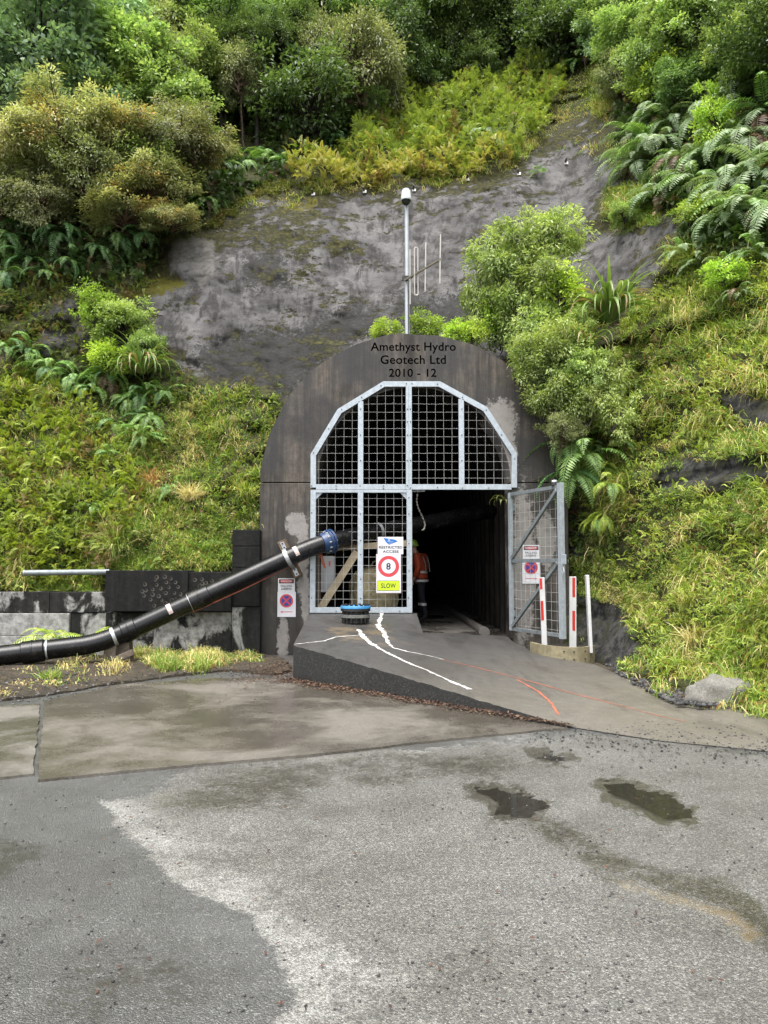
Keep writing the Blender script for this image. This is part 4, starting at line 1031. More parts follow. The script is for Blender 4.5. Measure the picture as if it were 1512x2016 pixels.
# ================================================================== THINGS BEHIND THE SCREEN
cab = thing('electrical_cabinet', 'grey electrical cabinet on the tunnel wall behind the mesh', 'cabinet', P(647, 1166, 14.35))
M_CAB = simple('cabinet_grey', (.42, .43, .44), .45, 0, .05, 5, 0)
a = P(632, 1095, 14.35); b = P(659, 1166, 14.35); m = MB(); m.box(((a.x+b.x)/2, 14.45, (a.z+b.z)/2), (b.x-a.x, .2, a.z-b.z), None, .01); m.build('body', M_CAB, cab)
m = MB(); m.box(((a.x+b.x)/2+.02, 14.342, (a.z+b.z)/2), (b.x-a.x-.06, .012, a.z-b.z-.05), None, .004); dr = m.build('door', M_CAB, cab)
q_ = P(649, 1110, 14.33); m = MB(); m.box((q_.x, 14.333, q_.z), (.03, .004, .1)); m.build('warning_label', M_SRED, dr)
M_PINE = simple('new_pine', (.42, .34, .22), .7, 0, .15, 4, .2, .003)
pr = thing('timber_prop', 'pale diagonal pine prop with a level head board behind the mesh', 'timber prop', P(630, 1197, 14.12))
m = MB(); m.bar(P(631, 1198, 14.12), P(703, 1086, 14.16), .135, .05, (0, 1, 0), 0, .004); m.build('prop', M_PINE, pr)
m = MB(); m.bar(P(655, 1079, 14.2), P(800, 1070, 14.5), .11, .05, (0, 1, 0), 0, .004); m.build('head_board', M_PINE, pr)
m = MB(); m.bar(P(626, 1070, 14.28), P(628, 1200, 14.28), .06, .08, (0, 1, 0), 0, .004); m.build('upright', M_WOODO, pr)
# tan sack
bag = thing('bulk_bag', 'bulging tan bulk bag standing behind the lower mesh panel', 'sack', P(738, 1200, 14.75))
bm = bmesh.new(); bmesh.ops.create_icosphere(bm, subdivisions=4, radius=1)
c0 = P(738, 1160, 14.75)
for v in bm.verts:
    d = v.co.copy(); k = 1+.10*mnoise.fractal(d*1.6, .9, 2.0, 4)+.03*abs(mnoise.noise(d*6))
    sx = math.copysign(abs(d.x)**.75, d.x)*.47; sz = math.copysign(abs(d.z)**.7, d.z)*.50; v.co = Vector((sx*k, d.y*.36*k, sz*k))
me = bpy.data.meshes.new('sack'); bm.to_mesh(me); bm.free(); me.transform(Matrix.Translation((0, 0, c0.z-P(738, 1200, 14.75).z-.08))); me.polygons.foreach_set('use_smooth', [True]*len(me.polygons))
link('sack_body', me, simple('tan_canvas', (.30, .26, .15), .85, 0, .25, 7, .7, .01, dirt=(.10, .085, .05)), bag)
m = MB(); m.tube([P(728, 1120, 14.6), P(735, 1106, 14.62), P(748, 1104, 14.62), P(756, 1118, 14.6)], .018, 6); m.build('lifting_loop', simple('tan_webbing', (.22, .19, .11), .9), bag, True)
# chain hanging from the head of the doorway
ch = thing('hanging_chain', 'pale chain looping down from the head of the doorway', 'chain', P(826, 968, 14.2))
cp_ = [P(823, 966, 14.2), P(820, 985, 14.2), P(823, 1000, 14.2), P(831, 1016, 14.2), P(837, 1032, 14.2), P(835, 1042, 14.2), P(829, 1045, 14.2)]
dn_ = arc_path(cp_, .08, 4); lk = MB(); dist = 0; k = 0; prev = dn_[0]
for a, b in zip(dn_[:-1], dn_[1:]):
    L = (b-a).length; st = max(1, int(L/.035))
    for i in range(st):
        c0 = a.lerp(b, i/st); t = (b-a).normalized(); u = Vector((0, 1, 0)) if k % 2 else t.cross(Vector((0, 1, 0))).normalized(); k += 1
        lk.tube([c0+t*.024*math.cos(x_)+u*.012*math.sin(x_) for x_ in [i_*math.pi/3 for i_ in range(6)]], .0045, 4, closed=True)
lk.build('links', simple('chain_zinc', (.45, .43, .38), .5, .3), ch, True, kind='stuff')
m = MB(); m.tube([P(808, 968, 14.1), P(836, 967, 14.3)], .012, 8); m.build('hook_bar', M_GALVD, ch, True)

# ================================================================== PERSON IN THE TUNNEL
def skin(name, joints, edges, mat, parent, sub=2):
    me = bpy.data.meshes.new(name); me.from_pydata([j[0] for j in joints], edges, [])
    o = bpy.data.objects.new(name, me); COL.objects.link(o)
    o.modifiers.new('s', 'SKIN'); 
    for i, j in enumerate(joints):
        sv = me.skin_vertices[0].data[i]; sv.radius = j[1] if isinstance(j[1], tuple) else (j[1], j[1]); sv.use_root = (i == 0)
    md = o.modifiers.new('d', 'SUBSURF'); md.levels = md.render_levels = sub
    bpy.context.view_layer.update(); dg = bpy.context.evaluated_depsgraph_get(); nm = bpy.data.meshes.new_from_object(o.evaluated_get(dg))
    bpy.data.objects.remove(o); nm.polygons.foreach_set('use_smooth', [True]*len(nm.polygons)); nm.materials.clear()
    return link(name, nm, mat, parent)
M_NAVY = simple('navy_trousers', (.005, .006, .012), .9); M_HIVIS = simple('hivis_orange', (.42, .055, .012), .7, 0, .12, 7, .4, .01)
M_BAND = simple('reflective_band', (.62, .62, .6), .35, 0, .05, 9, 0); M_HELM = simple('helmet_lime', (.30, .50, .06), .4, 0, .05, 5, 0); M_SKIN = simple('skin', (.42, .24, .17), .6, 0, .05, 5, 0); M_BOOT = simple('black_boot', (.012, .011, .010), .6)
per = thing('person', 'person in orange high visibility jacket and lime helmet inside the tunnel', 'person', (.845, 17.3, .40), math.radians(62))
# local: facing +Y, height 1.78
body = skin('body', [((0, 0, .95), (.15, .115)), ((0, .04, 1.15), (.135, .10)), ((0, .09, 1.37), (.16, .105)), ((0, .14, 1.48), .06), ((0, .18, 1.55), .055), ((0, .22, 1.62), (.085, .10)), ((0, .23, 1.70), (.075, .09)),
    ((.10, .03, .88), .095), ((.11, .08, .50), .07), ((.11, .05, .12), .05), ((.115, .12, .05), .045), ((.115, .22, .035), .035),
    ((-.10, -.02, .88), .095), ((-.12, -.06, .50), .07), ((-.13, -.16, .13), .05), ((-.135, -.10, .05), .045), ((-.135, 0.0, .035), .035),
    ((.20, .03, 1.42), .065), ((.26, .02, 1.15), .05), ((.25, .18, .97), .04), ((.245, .25, .90), .035),
    ((-.20, .02, 1.42), .065), ((-.27, -.06, 1.15), .05), ((-.26, .06, .95), .04), ((-.255, .11, .88), .035)],
    [(0, 1), (1, 2), (2, 3), (3, 4), (4, 5), (5, 6), (0, 7), (7, 8), (8, 9), (9, 10), (10, 11), (0, 12), (12, 13), (13, 14), (14, 15), (15, 16), (2, 17), (17, 18), (18, 19), (19, 20), (2, 21), (21, 22), (22, 23), (23, 24)], M_NAVY, per)
bmats = [M_NAVY, M_SKIN, M_BOOT]; body.data.materials.clear(); [body.data.materials.append(x_) for x_ in bmats]
for pol in body.data.polygons:
    c0 = pol.center; pol.material_index = 1 if (c0.z > 1.455 or (abs(c0.x) > .2 and c0.z < .98)) else (2 if c0.z < .12 else 0)
skin('jacket', [((0, 0, .86), (.205, .165)), ((0, .01, 1.0), (.195, .15)), ((0, .05, 1.2), (.19, .145)), ((0, .09, 1.37), (.20, .14)), ((0, .135, 1.47), (.09, .08)), ((.215, .03, 1.42), .085), ((.275, .02, 1.15), .075), ((.262, .17, .985), .06), ((-.215, .02, 1.42), .085), ((-.285, -.06, 1.15), .075), ((-.275, .05, .965), .06)],
    [(0, 1), (1, 2), (2, 3), (3, 4), (3, 5), (5, 6), (6, 7), (3, 8), (8, 9), (9, 10)], M_HIVIS, per)
for z, rx, ry, yo in ((1.07, .150, .118, .012), (.88, .160, .128, .0)):
    m = MB(); nseg = 28
    m.add([((rx+.022)*math.cos(2*math.pi*k/nseg), yo+(ry+.022)*math.sin(2*math.pi*k/nseg), z+dz) for dz in (-.026, .026) for k in range(nseg)], [(k, (k+1) % nseg, nseg+(k+1) % nseg, nseg+k) for k in range(nseg)]); m.build('reflective_band', M_BAND, per, True, world=False)
for sx in (-1, 1):
    m = MB(); ptb = [(sx*.10, -.155, 1.08), (sx*.10, -.14, 1.25), (sx*.11, -.09, 1.40), (sx*.11, .03, 1.50)]
    m.add([(x_+d_, y_, z_) for x_, y_, z_ in ptb for d_ in (-.025, .025)], [(2*i, 2*i+1, 2*i+3, 2*i+2) for i in range(3)]); m.build('reflective_band', M_BAND, per, world=False)
for lx, ly in ((.11, .07), (-.125, -.10)):
    m = MB(); m.lathe([(.073, -.028), (.073, .028)], (lx, ly, .36), 16); m.build('reflective_band', M_BAND, per, True, world=False)
m = MB(); m.lathe([(.15, 0), (.148, .012), (.128, .02), (.125, .06), (.105, .11), (.06, .145), (.01, .152)], (0, .22, 1.65), 20, (0, .12, 1)); m.build('helmet', M_HELM, per, True, world=False)
for sx in (-1, 1):
    for fi in range(4):
        m = MB(); hx = sx*(.248 if sx > 0 else .255); hy = .25 if sx > 0 else .11; hz = .90 if sx > 0 else .88
        m.tube([(hx, hy-.02+fi*.018, hz-.02), (hx-sx*.005, hy-.018+fi*.018, hz-.065), (hx-sx*.02, hy-.018+fi*.018, hz-.10+.008*abs(fi-1))], [.010, .009, .006], 6); m.build('finger', M_SKIN, body, True, world=False)
    m = MB(); m.tube([(hx, hy+.02, hz+.01), (hx-sx*.015, hy+.055, hz-.025), (hx-sx*.025, hy+.06, hz-.055)], [.011, .010, .007], 6); m.build('thumb', M_SKIN, body, True, world=False)
m = MB(); m.tube([(0, .315, 1.625), (0, .335, 1.605), (0, .32, 1.595)], [.012, .016, .01], 6); m.build('nose', M_SKIN, body, True, world=False)

# ================================================================== BLANK FLANGE ON THE RAMP
fc = on_ramp(700, 1226)
M_BLUEL = simple('light_blue_paint', (.055, .30, .62), .4, 0, .12, 9, .15, .003, dirt=(.09, .17, .25)); M_STEELD = simple('dark_greasy_steel', (.045, .043, .040), .5, .4, .2, 12, .2, .003); M_RINGG = simple('grey_ring', (.20, .20, .185), .6, .2, .2, 12, .2, .003)
ff = thing('blank_flange', 'blue bolted round blank flange standing on the ramp', 'flange', fc)
m = MB(); m.lathe([(.245, .235), (.252, .24), (.252, .275), (.246, .283), (.15, .285), (.01, .285)], fc, 40); cov = m.build('cover_plate', M_BLUEL, ff, True)
m = MB(); m.lathe([(.235, .195), (.248, .198), (.248, .231), (.24, .234)], fc, 40); m.build('gasket_ring', M_STEELD, ff, True)
m = MB(); m.lathe([(.18, .0), (.18, .20)], fc, 30); m.build('pipe_stub', M_STEELD, ff, True)
m = MB(); m.lathe([(.225, .085), (.245, .09), (.245, .135), (.225, .14)], fc, 40); m.build('backing_ring', M_RINGG, ff, True)
for k in range(16):
    a = 2*math.pi*k/16+.1; c0 = fc+Vector((.212*math.cos(a), .212*math.sin(a), 0))
    m = MB(); m.cyl(c0+Vector((0, 0, .155)), (0, 0, 1), .013, .31, 6); m.cyl(c0+Vector((0, 0, .296)), (0, 0, 1), .024, .024, 6); m.cyl(c0+Vector((0, 0, .07)), (0, 0, 1), .024, .025, 6); m.build('bolt', M_STEELD, ff)

# ================================================================== MARKER POSTS AND TIMBER EDGING
M_PW = simple('post_white', (.78, .78, .78), .4, 0, .05, 4, .1, .002, dirt=(.6, .6, .57)); M_PR = simple('post_red', (.68, .035, .025), .35, 0, .06, 9, 0)
def post(label, top, bot, Y, wd, dp, strips):
    a = P(*top, Y); b = P(*bot, Y+.05); o = thing('marker_post', label, 'marker post', b, group='marker posts behind the timber edging')
    m = MB(); m.bar(b, a, wd, dp, (0, 1, 0), 0, .006); m.build('post_body', M_PW, o)
    ax = (a-b); ref = Vector((1, 0, 0))
    for (t0, t1, off, w2) in strips:
        p0 = b+ax*t0; p1 = b+ax*t1; m = MB(); sh = Vector((off, -dp/2-.002, 0)); m.bar(p0+sh, p1+sh, w2, .003, (0, 1, 0)); m.build('red_reflector', M_PR, o)
post('white marker post with red strips nearest the open gate', (1066.5, 1137), (1072.5, 1285), 12.75, .085, .05, [(.845, .99, -.021, .04), (.43, .69, -.018, .045)])
post('wide white marker post with red strips in the middle', (1127.5, 1135), (1127.5, 1285), 12.55, .112, .04, [(.73, .985, .012, .045), (.29, .55, .012, .045)])
post('thin plain white marker post seen edge on', (1155.5, 1132), (1163, 1285), 12.5, .05, .10, [])
ed = thing('timber_edging', 'curved pale timber edging board around the marker posts', 'edging', G(1115, 1298, .06))
edp = [P(1046, 1277, 13.1), P(1062, 1281, 12.75), P(1085, 1284, 12.5), P(1113, 1287, 12.35), P(1140, 1287, 12.35), P(1158, 1284, 12.5), P(1169, 1280, 12.75)]
edp = arc_path(edp, .12, 3); M_EDG = simple('treated_pine', (.36, .31, .185), .75, 0, .2, 5, .4, .004, dirt=(.16, .14, .08)); m = MB(); n_ = len(edp)
vs = []
for i, p0 in enumerate(edp):
    t = (edp[min(i+1, n_-1)]-edp[max(i-1, 0)]); t.z = 0; t.normalize(); nn_ = Vector((-t.y, t.x, 0)); zt = .33-.02*i/n_; 
    for off in (-.022, .022):
        for zz in (.0, zt): q_ = p0+nn_*off; vs.append((q_.x, q_.y, zz if zz == 0 else zt))
fs = []
for i in range(n_-1):
    a = 4*i; b = 4*(i+1); fs += [(a, b, b+1, a+1), (a+2, a+3, b+3, b+2), (a+1, b+1, b+3, a+3)]
fs += [(0, 1, 3, 2), (4*n_-4, 4*n_-2, 4*n_-1, 4*n_-3)]
m.add(vs, fs); m.build('board', M_EDG, ed, True)
mb_ = MB()
for px in (1062, 1110, 1128, 1150):
    for dz in (.08, .2): c0 = min(edp, key=lambda e: abs(to_px(*e)[0]-px)); mb_.cyl((c0.x, c0.y-.03, dz+.05), (0, 1, 0), .012, .02, 6)
mb_.build('screws', M_BOLT, ed, kind='stuff')
M_SOIL = simple('dark_soil', (.04, .032, .022), .95, 0, .4, 8, 1, .03)
m = MB(); pl_ = [(p0.x, p0.y) for p0 in edp]+[(3.35, 13.3), (2.75, 13.5)]; m.add([(x, y, .26) for x, y in pl_], [tuple(range(len(pl_)))]); m.build('soil_fill', M_SOIL, ed)

# boulder
def rock(name, c0, s_, seed, mat, parent=None, sub=4):
    bm = bmesh.new(); bmesh.ops.create_icosphere(bm, subdivisions=sub, radius=1); o3 = Vector((seed*3.7, seed*1.3, 0))
    for v in bm.verts:
        d = v.co.copy(); k = 1+.32*mnoise.fractal(d*.9+o3, 1.0, 2.0, 5)+.10*mnoise.noise(d*3+o3); k = k*(1-.18*max(0, d.z)**2)
        v.co = Vector((d.x*s_[0]*k, d.y*s_[1]*k, d.z*s_[2]*k))
    me = bpy.data.meshes.new(name); bm.to_mesh(me); bm.free(); me.polygons.foreach_set('use_smooth', [True]*len(me.polygons)); o = link(name, me, mat, parent); o.location = c0; return o
M_ROCK = concrete_mat('boulder_grey', (.12, .115, .10), (.25, .238, .21), .6, .4, 2.5, .8, bumps=.9, agg=.3, moss=.12)
q_ = G(1428, 1393); tag(rock('boulder', (q_.x, q_.y+.16, .06), (.40, .31, .33), 2, M_ROCK), 'large rounded grey boulder at the foot of the grassy bank', 'boulder')
q_ = G(1366, 1362); tag(rock('stone', (q_.x, q_.y, .03), (.08, .07, .055), 5, M_ROCK, sub=3), 'small pale stone beside the large boulder', 'stone')

# ================================================================== CAMERA POLE AND ANTENNA
YP = 15.2
pole = thing('camera_pole', 'slim grey pole with a domed security camera above the portal', 'security camera', P(801.5, 665, YP))
M_POLE = simple('pole_grey', (.55, .58, .62), .4, .3, .06, 6, 0); M_CAMW = simple('camera_white', (.66, .72, .73), .4, 0, .04, 6, 0); M_CAMB = NT('dome_smoke').out((.012, .014, .014), .08)
p0, p1 = P(800.5, 395, YP), P(802.5, 700, YP); mid = p0.lerp(p1, .53)
m = MB(); m.tube([p1, mid], .050, 16); m.build('lower_pole', M_POLE, pole, True); m = MB(); m.tube([mid, p0], .043, 16); m.build('upper_pole', M_POLE, pole, True)
c0 = P(799.5, 395, YP-.12); m = MB(); m.lathe([(.105, -.0), (.11, .015), (.105, .05), (.085, .20), (.06, .235), (.02, .245)], c0, 24); m.build('camera_housing', M_CAMW, pole, True)
m = MB(); m.lathe([(.012, -.095), (.05, -.082), (.08, -.05), (.095, -.003)], c0, 24); m.build('camera_dome', M_CAMB, pole, True)
m = MB(); m.bar((c0.x, c0.y, c0.z+.16), (p0.x, p0.y, c0.z+.16), .05, .05, (0, 0, 1)); m.build('camera_arm', M_POLE, pole)
ant = thing('antenna', 'four element yagi antenna clamped halfway up the camera pole', 'antenna', P(798, 551, YP-.05))
M_BOOM = simple('antenna_boom', (.28, .245, .19), .5, .3); M_EL = simple('antenna_element', (.60, .57, .52), .4, .3, .05, 9, 0)
b0 = P(796, 552, YP-.07); b1 = P(868, 510, 14.05); 
m = MB(); m.bar(b0, b1, .032, .032, (0, 0, 1)); m.build('boom', M_BOOM, ant)
def elem(t, top, bot):
    c0 = b0.lerp(b1, t); px, py = to_px(*c0); m = MB(); m.tube([P(px+(1 if t < .5 else .5), top, c0.y), P(px+(1.5 if t < .5 else -1), bot, c0.y)], .0125, 8); m.build('element', M_EL, ant, True)
elem(.15, 491, 599); elem(.60, 477, 574); elem(.985, 462, 558)
c0 = b0.lerp(b1, .34); px, py = to_px(*c0); Y = c0.y; lp = []
for k in range(9): a = math.pi*k/8; lp.append(P(px-.2-3.4*math.cos(a), 490-3.4*math.sin(a), Y))
for k in range(9): a = math.pi*k/8; lp.append(P(px+.4+3.4*math.cos(a), 578+3.4*math.sin(a), Y))
m = MB(); m.tube(lp, .011, 8, closed=True); m.build('folded_dipole', M_EL, ant, True)
m = MB(); q_ = P(800, 550, YP); m.box((q_.x-.02, q_.y-.06, q_.z), (.13, .05, .10), None, .008); m.build('clamp', M_STEELD, ant)
m = MB(); m.tube([P(804, 700, YP-.07), P(804, 600, YP-.07), P(803.5, 556, YP-.07), b0.lerp(b1, .3)], .008, 6); m.build('feed_cable', M_BOLT, ant, True)

# rock bolt plates along the top of the sprayed concrete
rb_l = ['white rock bolt plate furthest left on the concrete edge', 'white rock bolt plate left of the camera pole', 'white rock bolt plate just beside the camera dome', 'white rock bolt plate under the orange bush', 'white rock bolt plate below the small flax tuft', 'white rock bolt plate highest up the slope', 'white rock bolt plate in shade beneath the right ferns']
for (px, py), lb in zip([(617, 384), (718, 379), (815, 376), (920, 355), (1021, 344), (1114, 323), (1217, 281)], rb_l):
    c0 = S(px, py)+Vector((0, -.05, 0)); o = thing('rock_bolt', lb, 'rock bolt', c0, group='rock bolts along the sprayed concrete'); o.rotation_euler = (-.35, 0, random.uniform(-.3, .3))
    m = MB(); m.box((0, 0, 0), (.095, .02, .09), None, .006); m.build('plate', M_PW, o, world=False)
    m = MB(); m.cyl((-.02, -.08, .03), (0, 1, .1), .022, .12, 8); m.build('bolt_end', M_BOLT, o, world=False)
    m = MB(); m.cyl((-.02, -.03, .03), (0, 1, .1), .034, .03, 6); m.build('nut', M_STEELD, o, world=False)

# ================================================================== VEGETATION
def foliage_mat(name, rough=.5, trans=.35, hue=.012, val=.22, gain=1.0):
    t = NT(name); col = t.attr('Col', 'Color'); oi = t.n('ShaderNodeObjectInfo').outputs['Random']
    h = t.n('ShaderNodeHueSaturation'); t.set(h.inputs['Color'], col)
    t.set(h.inputs['Hue'], t.mr(oi, 0, 1, .5-hue, .5+hue, False))
    t.set(h.inputs['Value'], t.mr(t.math('FRACT', t.math('MULTIPLY', oi, 7.31)), 0, 1, (1-val)*gain, (1+val)*gain, False))
    c = h.outputs[0]
    t.out(c, rough, None, spec=.5, alb=1)
    tr = t.n('ShaderNodeBsdfTranslucent'); t.set(tr.inputs['Color'], t.mix(1.0, c, (1.15, 1.2, .6), 'MULTIPLY'))
    mx = t.n('ShaderNodeMixShader'); mx.inputs[0].default_value = trans
    t.t.links.new(t.b.outputs[0], mx.inputs[1]); t.t.links.new(tr.outputs[0], mx.inputs[2])
    t.t.links.new(mx.outputs[0], t.t.nodes['Material Output'].inputs['Surface'])
    return t.m
M_LEAF = foliage_mat('leaf', .40, .38); M_FERN = foliage_mat('fern_leaf', .38, .3, .01, .15); M_GRASS = foliage_mat('grass_blade', .55, .35, 0, 0, 1.0)
def bark(name, a, b):
    t = NT(name); p = t.co('Object'); n_ = t.noise(t.map(p, (8, 8, 1.5)), 3, 5, .65)
    return t.out(t.mix(t.mr(n_, .3, .7), a, b), .85, t.bump(n_, .6, .02))
BK_DARK = bark('bark_dark', (.018, .015, .012), (.06, .052, .042)); BK_RED = bark('bark_reddish', (.06, .035, .022), (.17, .11, .07)); BK_PALE = bark('bark_pale', (.09, .08, .068), (.24, .22, .19)); BK_FERN = bark('bark_fern', (.012, .008, .006), (.05, .035, .025))
def nrmz(a): return a/(np.linalg.norm(a, axis=-1, keepdims=True)+1e-9)
def pal(colors, t):
    c = np.asarray(colors, float); t = np.clip(t, 0, .9999)*(len(c)-1); i = t.astype(int); f = (t-i)[:, None]
    return c[i]*(1-f)+c[i+1]*f

def leaf_arrays(pos, ax, up, L, W, col):
    n = len(pos); sd = nrmz(np.cross(ax, up)); nn = np.cross(sd, ax)
    L = np.broadcast_to(L, (n,))[:, None]; W = np.broadcast_to(W, (n,))[:, None]
    v = np.empty((n, 4, 3)); v[:, 0] = pos; v[:, 1] = pos+ax*L*.45+sd*W*.5+nn*W*.12; v[:, 2] = pos+ax*L-nn*L*.10; v[:, 3] = pos+ax*L*.45-sd*W*.5+nn*W*.12
    b = np.arange(n)[:, None]*4; t = np.stack([b+[0, 1, 2], b+[0, 2, 3]], 1).reshape(-1, 3)
    return v.reshape(-1, 3), t, np.repeat(col, 4, 0)

def crown_proto(name, seed, ncl, per, rcl, L, W, colors, aspect=.85, droop=.2, zmin=-.8, inner=.45, tips=None):
    r = np.random.default_rng(seed); d = nrmz(r.normal(size=(ncl*3, 3))); d = d[d[:, 2] > zmin][:ncl]; ncl = len(d)
    rad = inner+(1-inner)*r.random(ncl)**.5
    lob = 1+.34*np.sin(d[:, 0]*3+seed)*np.cos(d[:, 1]*2.6+seed*2)+.17*r.normal(size=ncl)
    cc = d*(rad*lob)[:, None]*[1, 1, aspect]
    ci = np.repeat(np.arange(ncl), per); n = len(ci)
    cs = (.7+.6*r.random(ncl))[ci]
    off = r.normal(size=(n, 3))*rcl*cs[:, None]*[1, 1, .62]
    pos = cc[ci]+off; out_ = nrmz(cc)[ci]
    ax = nrmz(nrmz(off)*.7+out_*.45+r.normal(size=(n, 3))*.45+np.array([0, 0, .15-droop]))
    up = nrmz(np.array([0, 0, 1.0])+out_*.5+r.normal(size=(n, 3))*.35)
    tone = r.random(n)*.55+(r.random(ncl)[ci])*.45
    col = pal(colors, tone)
    if tips is not None:
        m = (r.random(ncl) < tips[0])[ci] & (r.random(n) < .7); col[m] = np.asarray(tips[1])*(.7+.6*r.random((m.sum(), 1)))
    v, t, c = leaf_arrays(pos, ax, up, L*(.7+.6*r.random(n)), W*(.7+.6*r.random(n)), col)
    me = np_mesh(name, v, t, c, M_LEAF)
    # branches reaching the leaf clusters
    m = MB()
    for k in range(ncl):
        if k % 2 and ncl > 40: continue
        e = Vector(cc[k]); root = Vector((r.normal()*.05, r.normal()*.05, min(e.z-.15, -.05)-r.random()*.45*aspect)); root.z = max(root.z, -aspect*.95); mid = root.lerp(e, .5)+Vector((r.normal()*.08, r.normal()*.08, .06+abs(e.z)*.1))
        m.tube([root+Vector((r.normal()*.03, r.normal()*.03, 0)), root.lerp(mid, .55)+Vector((r.normal()*.03, r.normal()*.03, .02)), mid, e], [.034, .026, .017, .006], 4, False)
    bo = m.build('branches', None, None, True, fix=False); bme = bo.data; bpy.data.objects.remove(bo)
    return me, bme
def trunk_proto(name, seed, r0=.05, r1=.03):
    r = random.Random(seed); m = MB(); pts_ = [(r.uniform(-.03, .03)*(0 < k < 6), r.uniform(-.03, .03)*(0 < k < 6), k/6) for k in range(7)]
    m.tube(pts_, [r0*1.35]+[r0+(r1-r0)*k/6 for k in range(1, 7)], 7); o = m.build(name, None, None, True, fix=False); me = o.data; bpy.data.objects.remove(o); return me

SPEC = {
 'blue':   dict(colors=[(.120, .200, .110), (.210, .320, .180), (.340, .455, .280)], L=0.111, W=0.061, ncl=92, per=93, rcl=0.116, bark=BK_DARK),
 'bright': dict(colors=[(.165, .250, .080), (.320, .430, .145), (.540, .630, .260)], L=0.104, W=0.065, ncl=86, per=102, rcl=0.109, bark=BK_DARK),
 'mid':    dict(colors=[(.110, .185, .055), (.220, .330, .105), (.400, .510, .190)], L=0.098, W=0.049, ncl=86, per=102, rcl=0.116, bark=BK_DARK),
 'dark':   dict(colors=[(.045, .080, .030), (.100, .160, .052), (.200, .275, .100)], L=0.098, W=0.049, ncl=86, per=102, rcl=0.122, bark=BK_DARK),
 'olive':  dict(zmin=-.5, colors=[(.185, .205, .085), (.350, .365, .170), (.570, .555, .320)], L=0.111, W=0.041, ncl=80, per=130, rcl=0.120, bark=BK_RED, droop=.55, tips=(.10, (.45, .32, .13))),
 'grey':   dict(colors=[(.120, .150, .068), (.235, .265, .125), (.420, .430, .240)], L=0.091, W=0.035, ncl=92, per=102, rcl=0.109, bark=BK_RED, droop=.35),
 'pale':   dict(colors=[(.150, .225, .060), (.300, .385, .120), (.540, .600, .270)], L=0.155, W=0.055, ncl=70, per=52, rcl=0.125, bark=BK_PALE, droop=.45, inner=.3),
 'lime':   dict(colors=[(.190, .300, .045), (.380, .520, .085), (.660, .760, .200)], L=0.165, W=0.085, ncl=54, per=46, rcl=0.140, bark=BK_DARK, aspect=1.0),
}
PROTO = {}
for i, (k, sp_) in enumerate(SPEC.items()):
    a = dict(sp_); bk = a.pop('bark'); var = []
    for s_ in range(3):
        c_me, b_me = crown_proto('crown_'+k, 100+i*7+s_, **a); b_me.materials.append(bk); t_me = trunk_proto('trunk_'+k, 50+i*5+s_); t_me.materials.append(bk); var.append((c_me, b_me, t_me))
    PROTO[k] = var
ORD = ['first', 'second', 'third', 'fourth', 'fifth', 'sixth', 'seventh', 'eighth', 'ninth', 'tenth', 'eleventh', 'twelfth', 'thirteenth', 'fourteenth', 'fifteenth', 'sixteenth', 'seventeenth', 'eighteenth', 'nineteenth', 'twentieth']
def ordl(k, n):
    return 'leftmost' if k == 0 else ('rightmost' if k == n-1 else ORD[k]+' from the left')
_tc = 0
def tree(name, label, spec, bx, by, cx, cy, rx, ry, group=None, lean=.35, trunk=.06, cat='tree', dy=0.0):
    global _tc; _tc += 1
    Yb = float(lookup(bx, by))+dy; base = P(bx, by, Yb); base.z -= .1; cen = P(cx, cy, Yb-lean); k = (Yb-lean)/F
    c_me, b_me, t_me = PROTO[spec][_tc % 3]
    o = thing(name, label, cat, base, 0, group); rel = cen-base; rz = (_tc*2.4) % 6.28; asp = SPEC[spec].get('aspect', .85)
    for nm, me in (('crown', c_me), ('branches', b_me)):
        ob = link(nm, me, None, o); ob.location = rel; ob.scale = (rx*k, rx*k, ry*k/asp); ob.rotation_euler = (.22*math.sin(_tc*1.7), .22*math.cos(_tc*2.3), rz)
    tp = rel+Vector((0, 0, -ry*k*.1)); 
    if tp.length > .15:
        ob = link('trunk', t_me, None, o); ob.rotation_euler = tp.to_track_quat('Z', 'Y').to_euler(); w_ = max(.5, rx*k)*trunk/.05; ob.scale = (w_, w_, tp.length)
    return o
def grove(desc, cat, name, items, group, **kw):
    items = sorted(items, key=lambda q_: q_[3])
    for k, it in enumerate(items): tree(name, f'{ordl(k, len(items))} of the {desc}', *it, group=group, cat=cat, **kw)

grove('bluish green broadleaf trees in the upper corner', 'tree', 'broadleaf_tree', [('blue', 60, 330, 70, 100, 135, 120), ('blue', 0, 380, -20, 210, 110, 95), ('blue', 200, 260, 190, 45, 100, 85), ('blue', 130, 330, 140, 215, 90, 80), ('blue', -60, 260, -80, 60, 120, 110)], 'bluish broadleaf trees')
grove('bright green rounded trees above the olive trees', 'tree', 'broadleaf_tree', [('bright', 280, 300, 268, 125, 92, 80), ('bright', 335, 320, 338, 195, 75, 68), ('bright', 345, 210, 340, 65, 70, 62), ('bright', 395, 280, 395, 130, 62, 66), ('bright', 250, 330, 225, 195, 70, 60), ('bright', 395, 330, 360, 250, 48, 42)], 'bright rounded trees')
grove('tall mid green trees along the top edge', 'tree', 'forest_tree', [('mid', 430, 230, 430, 35, 85, 75), ('mid', 490, 230, 500, 70, 70, 85), ('mid', 560, 230, 560, 35, 75, 70), ('mid', 620, 200, 630, 0, 80, 60), ('mid', 300, 120, 290, -10, 90, 70), ('mid', 720, 180, 730, 10, 70, 60)], 'mid green trees')
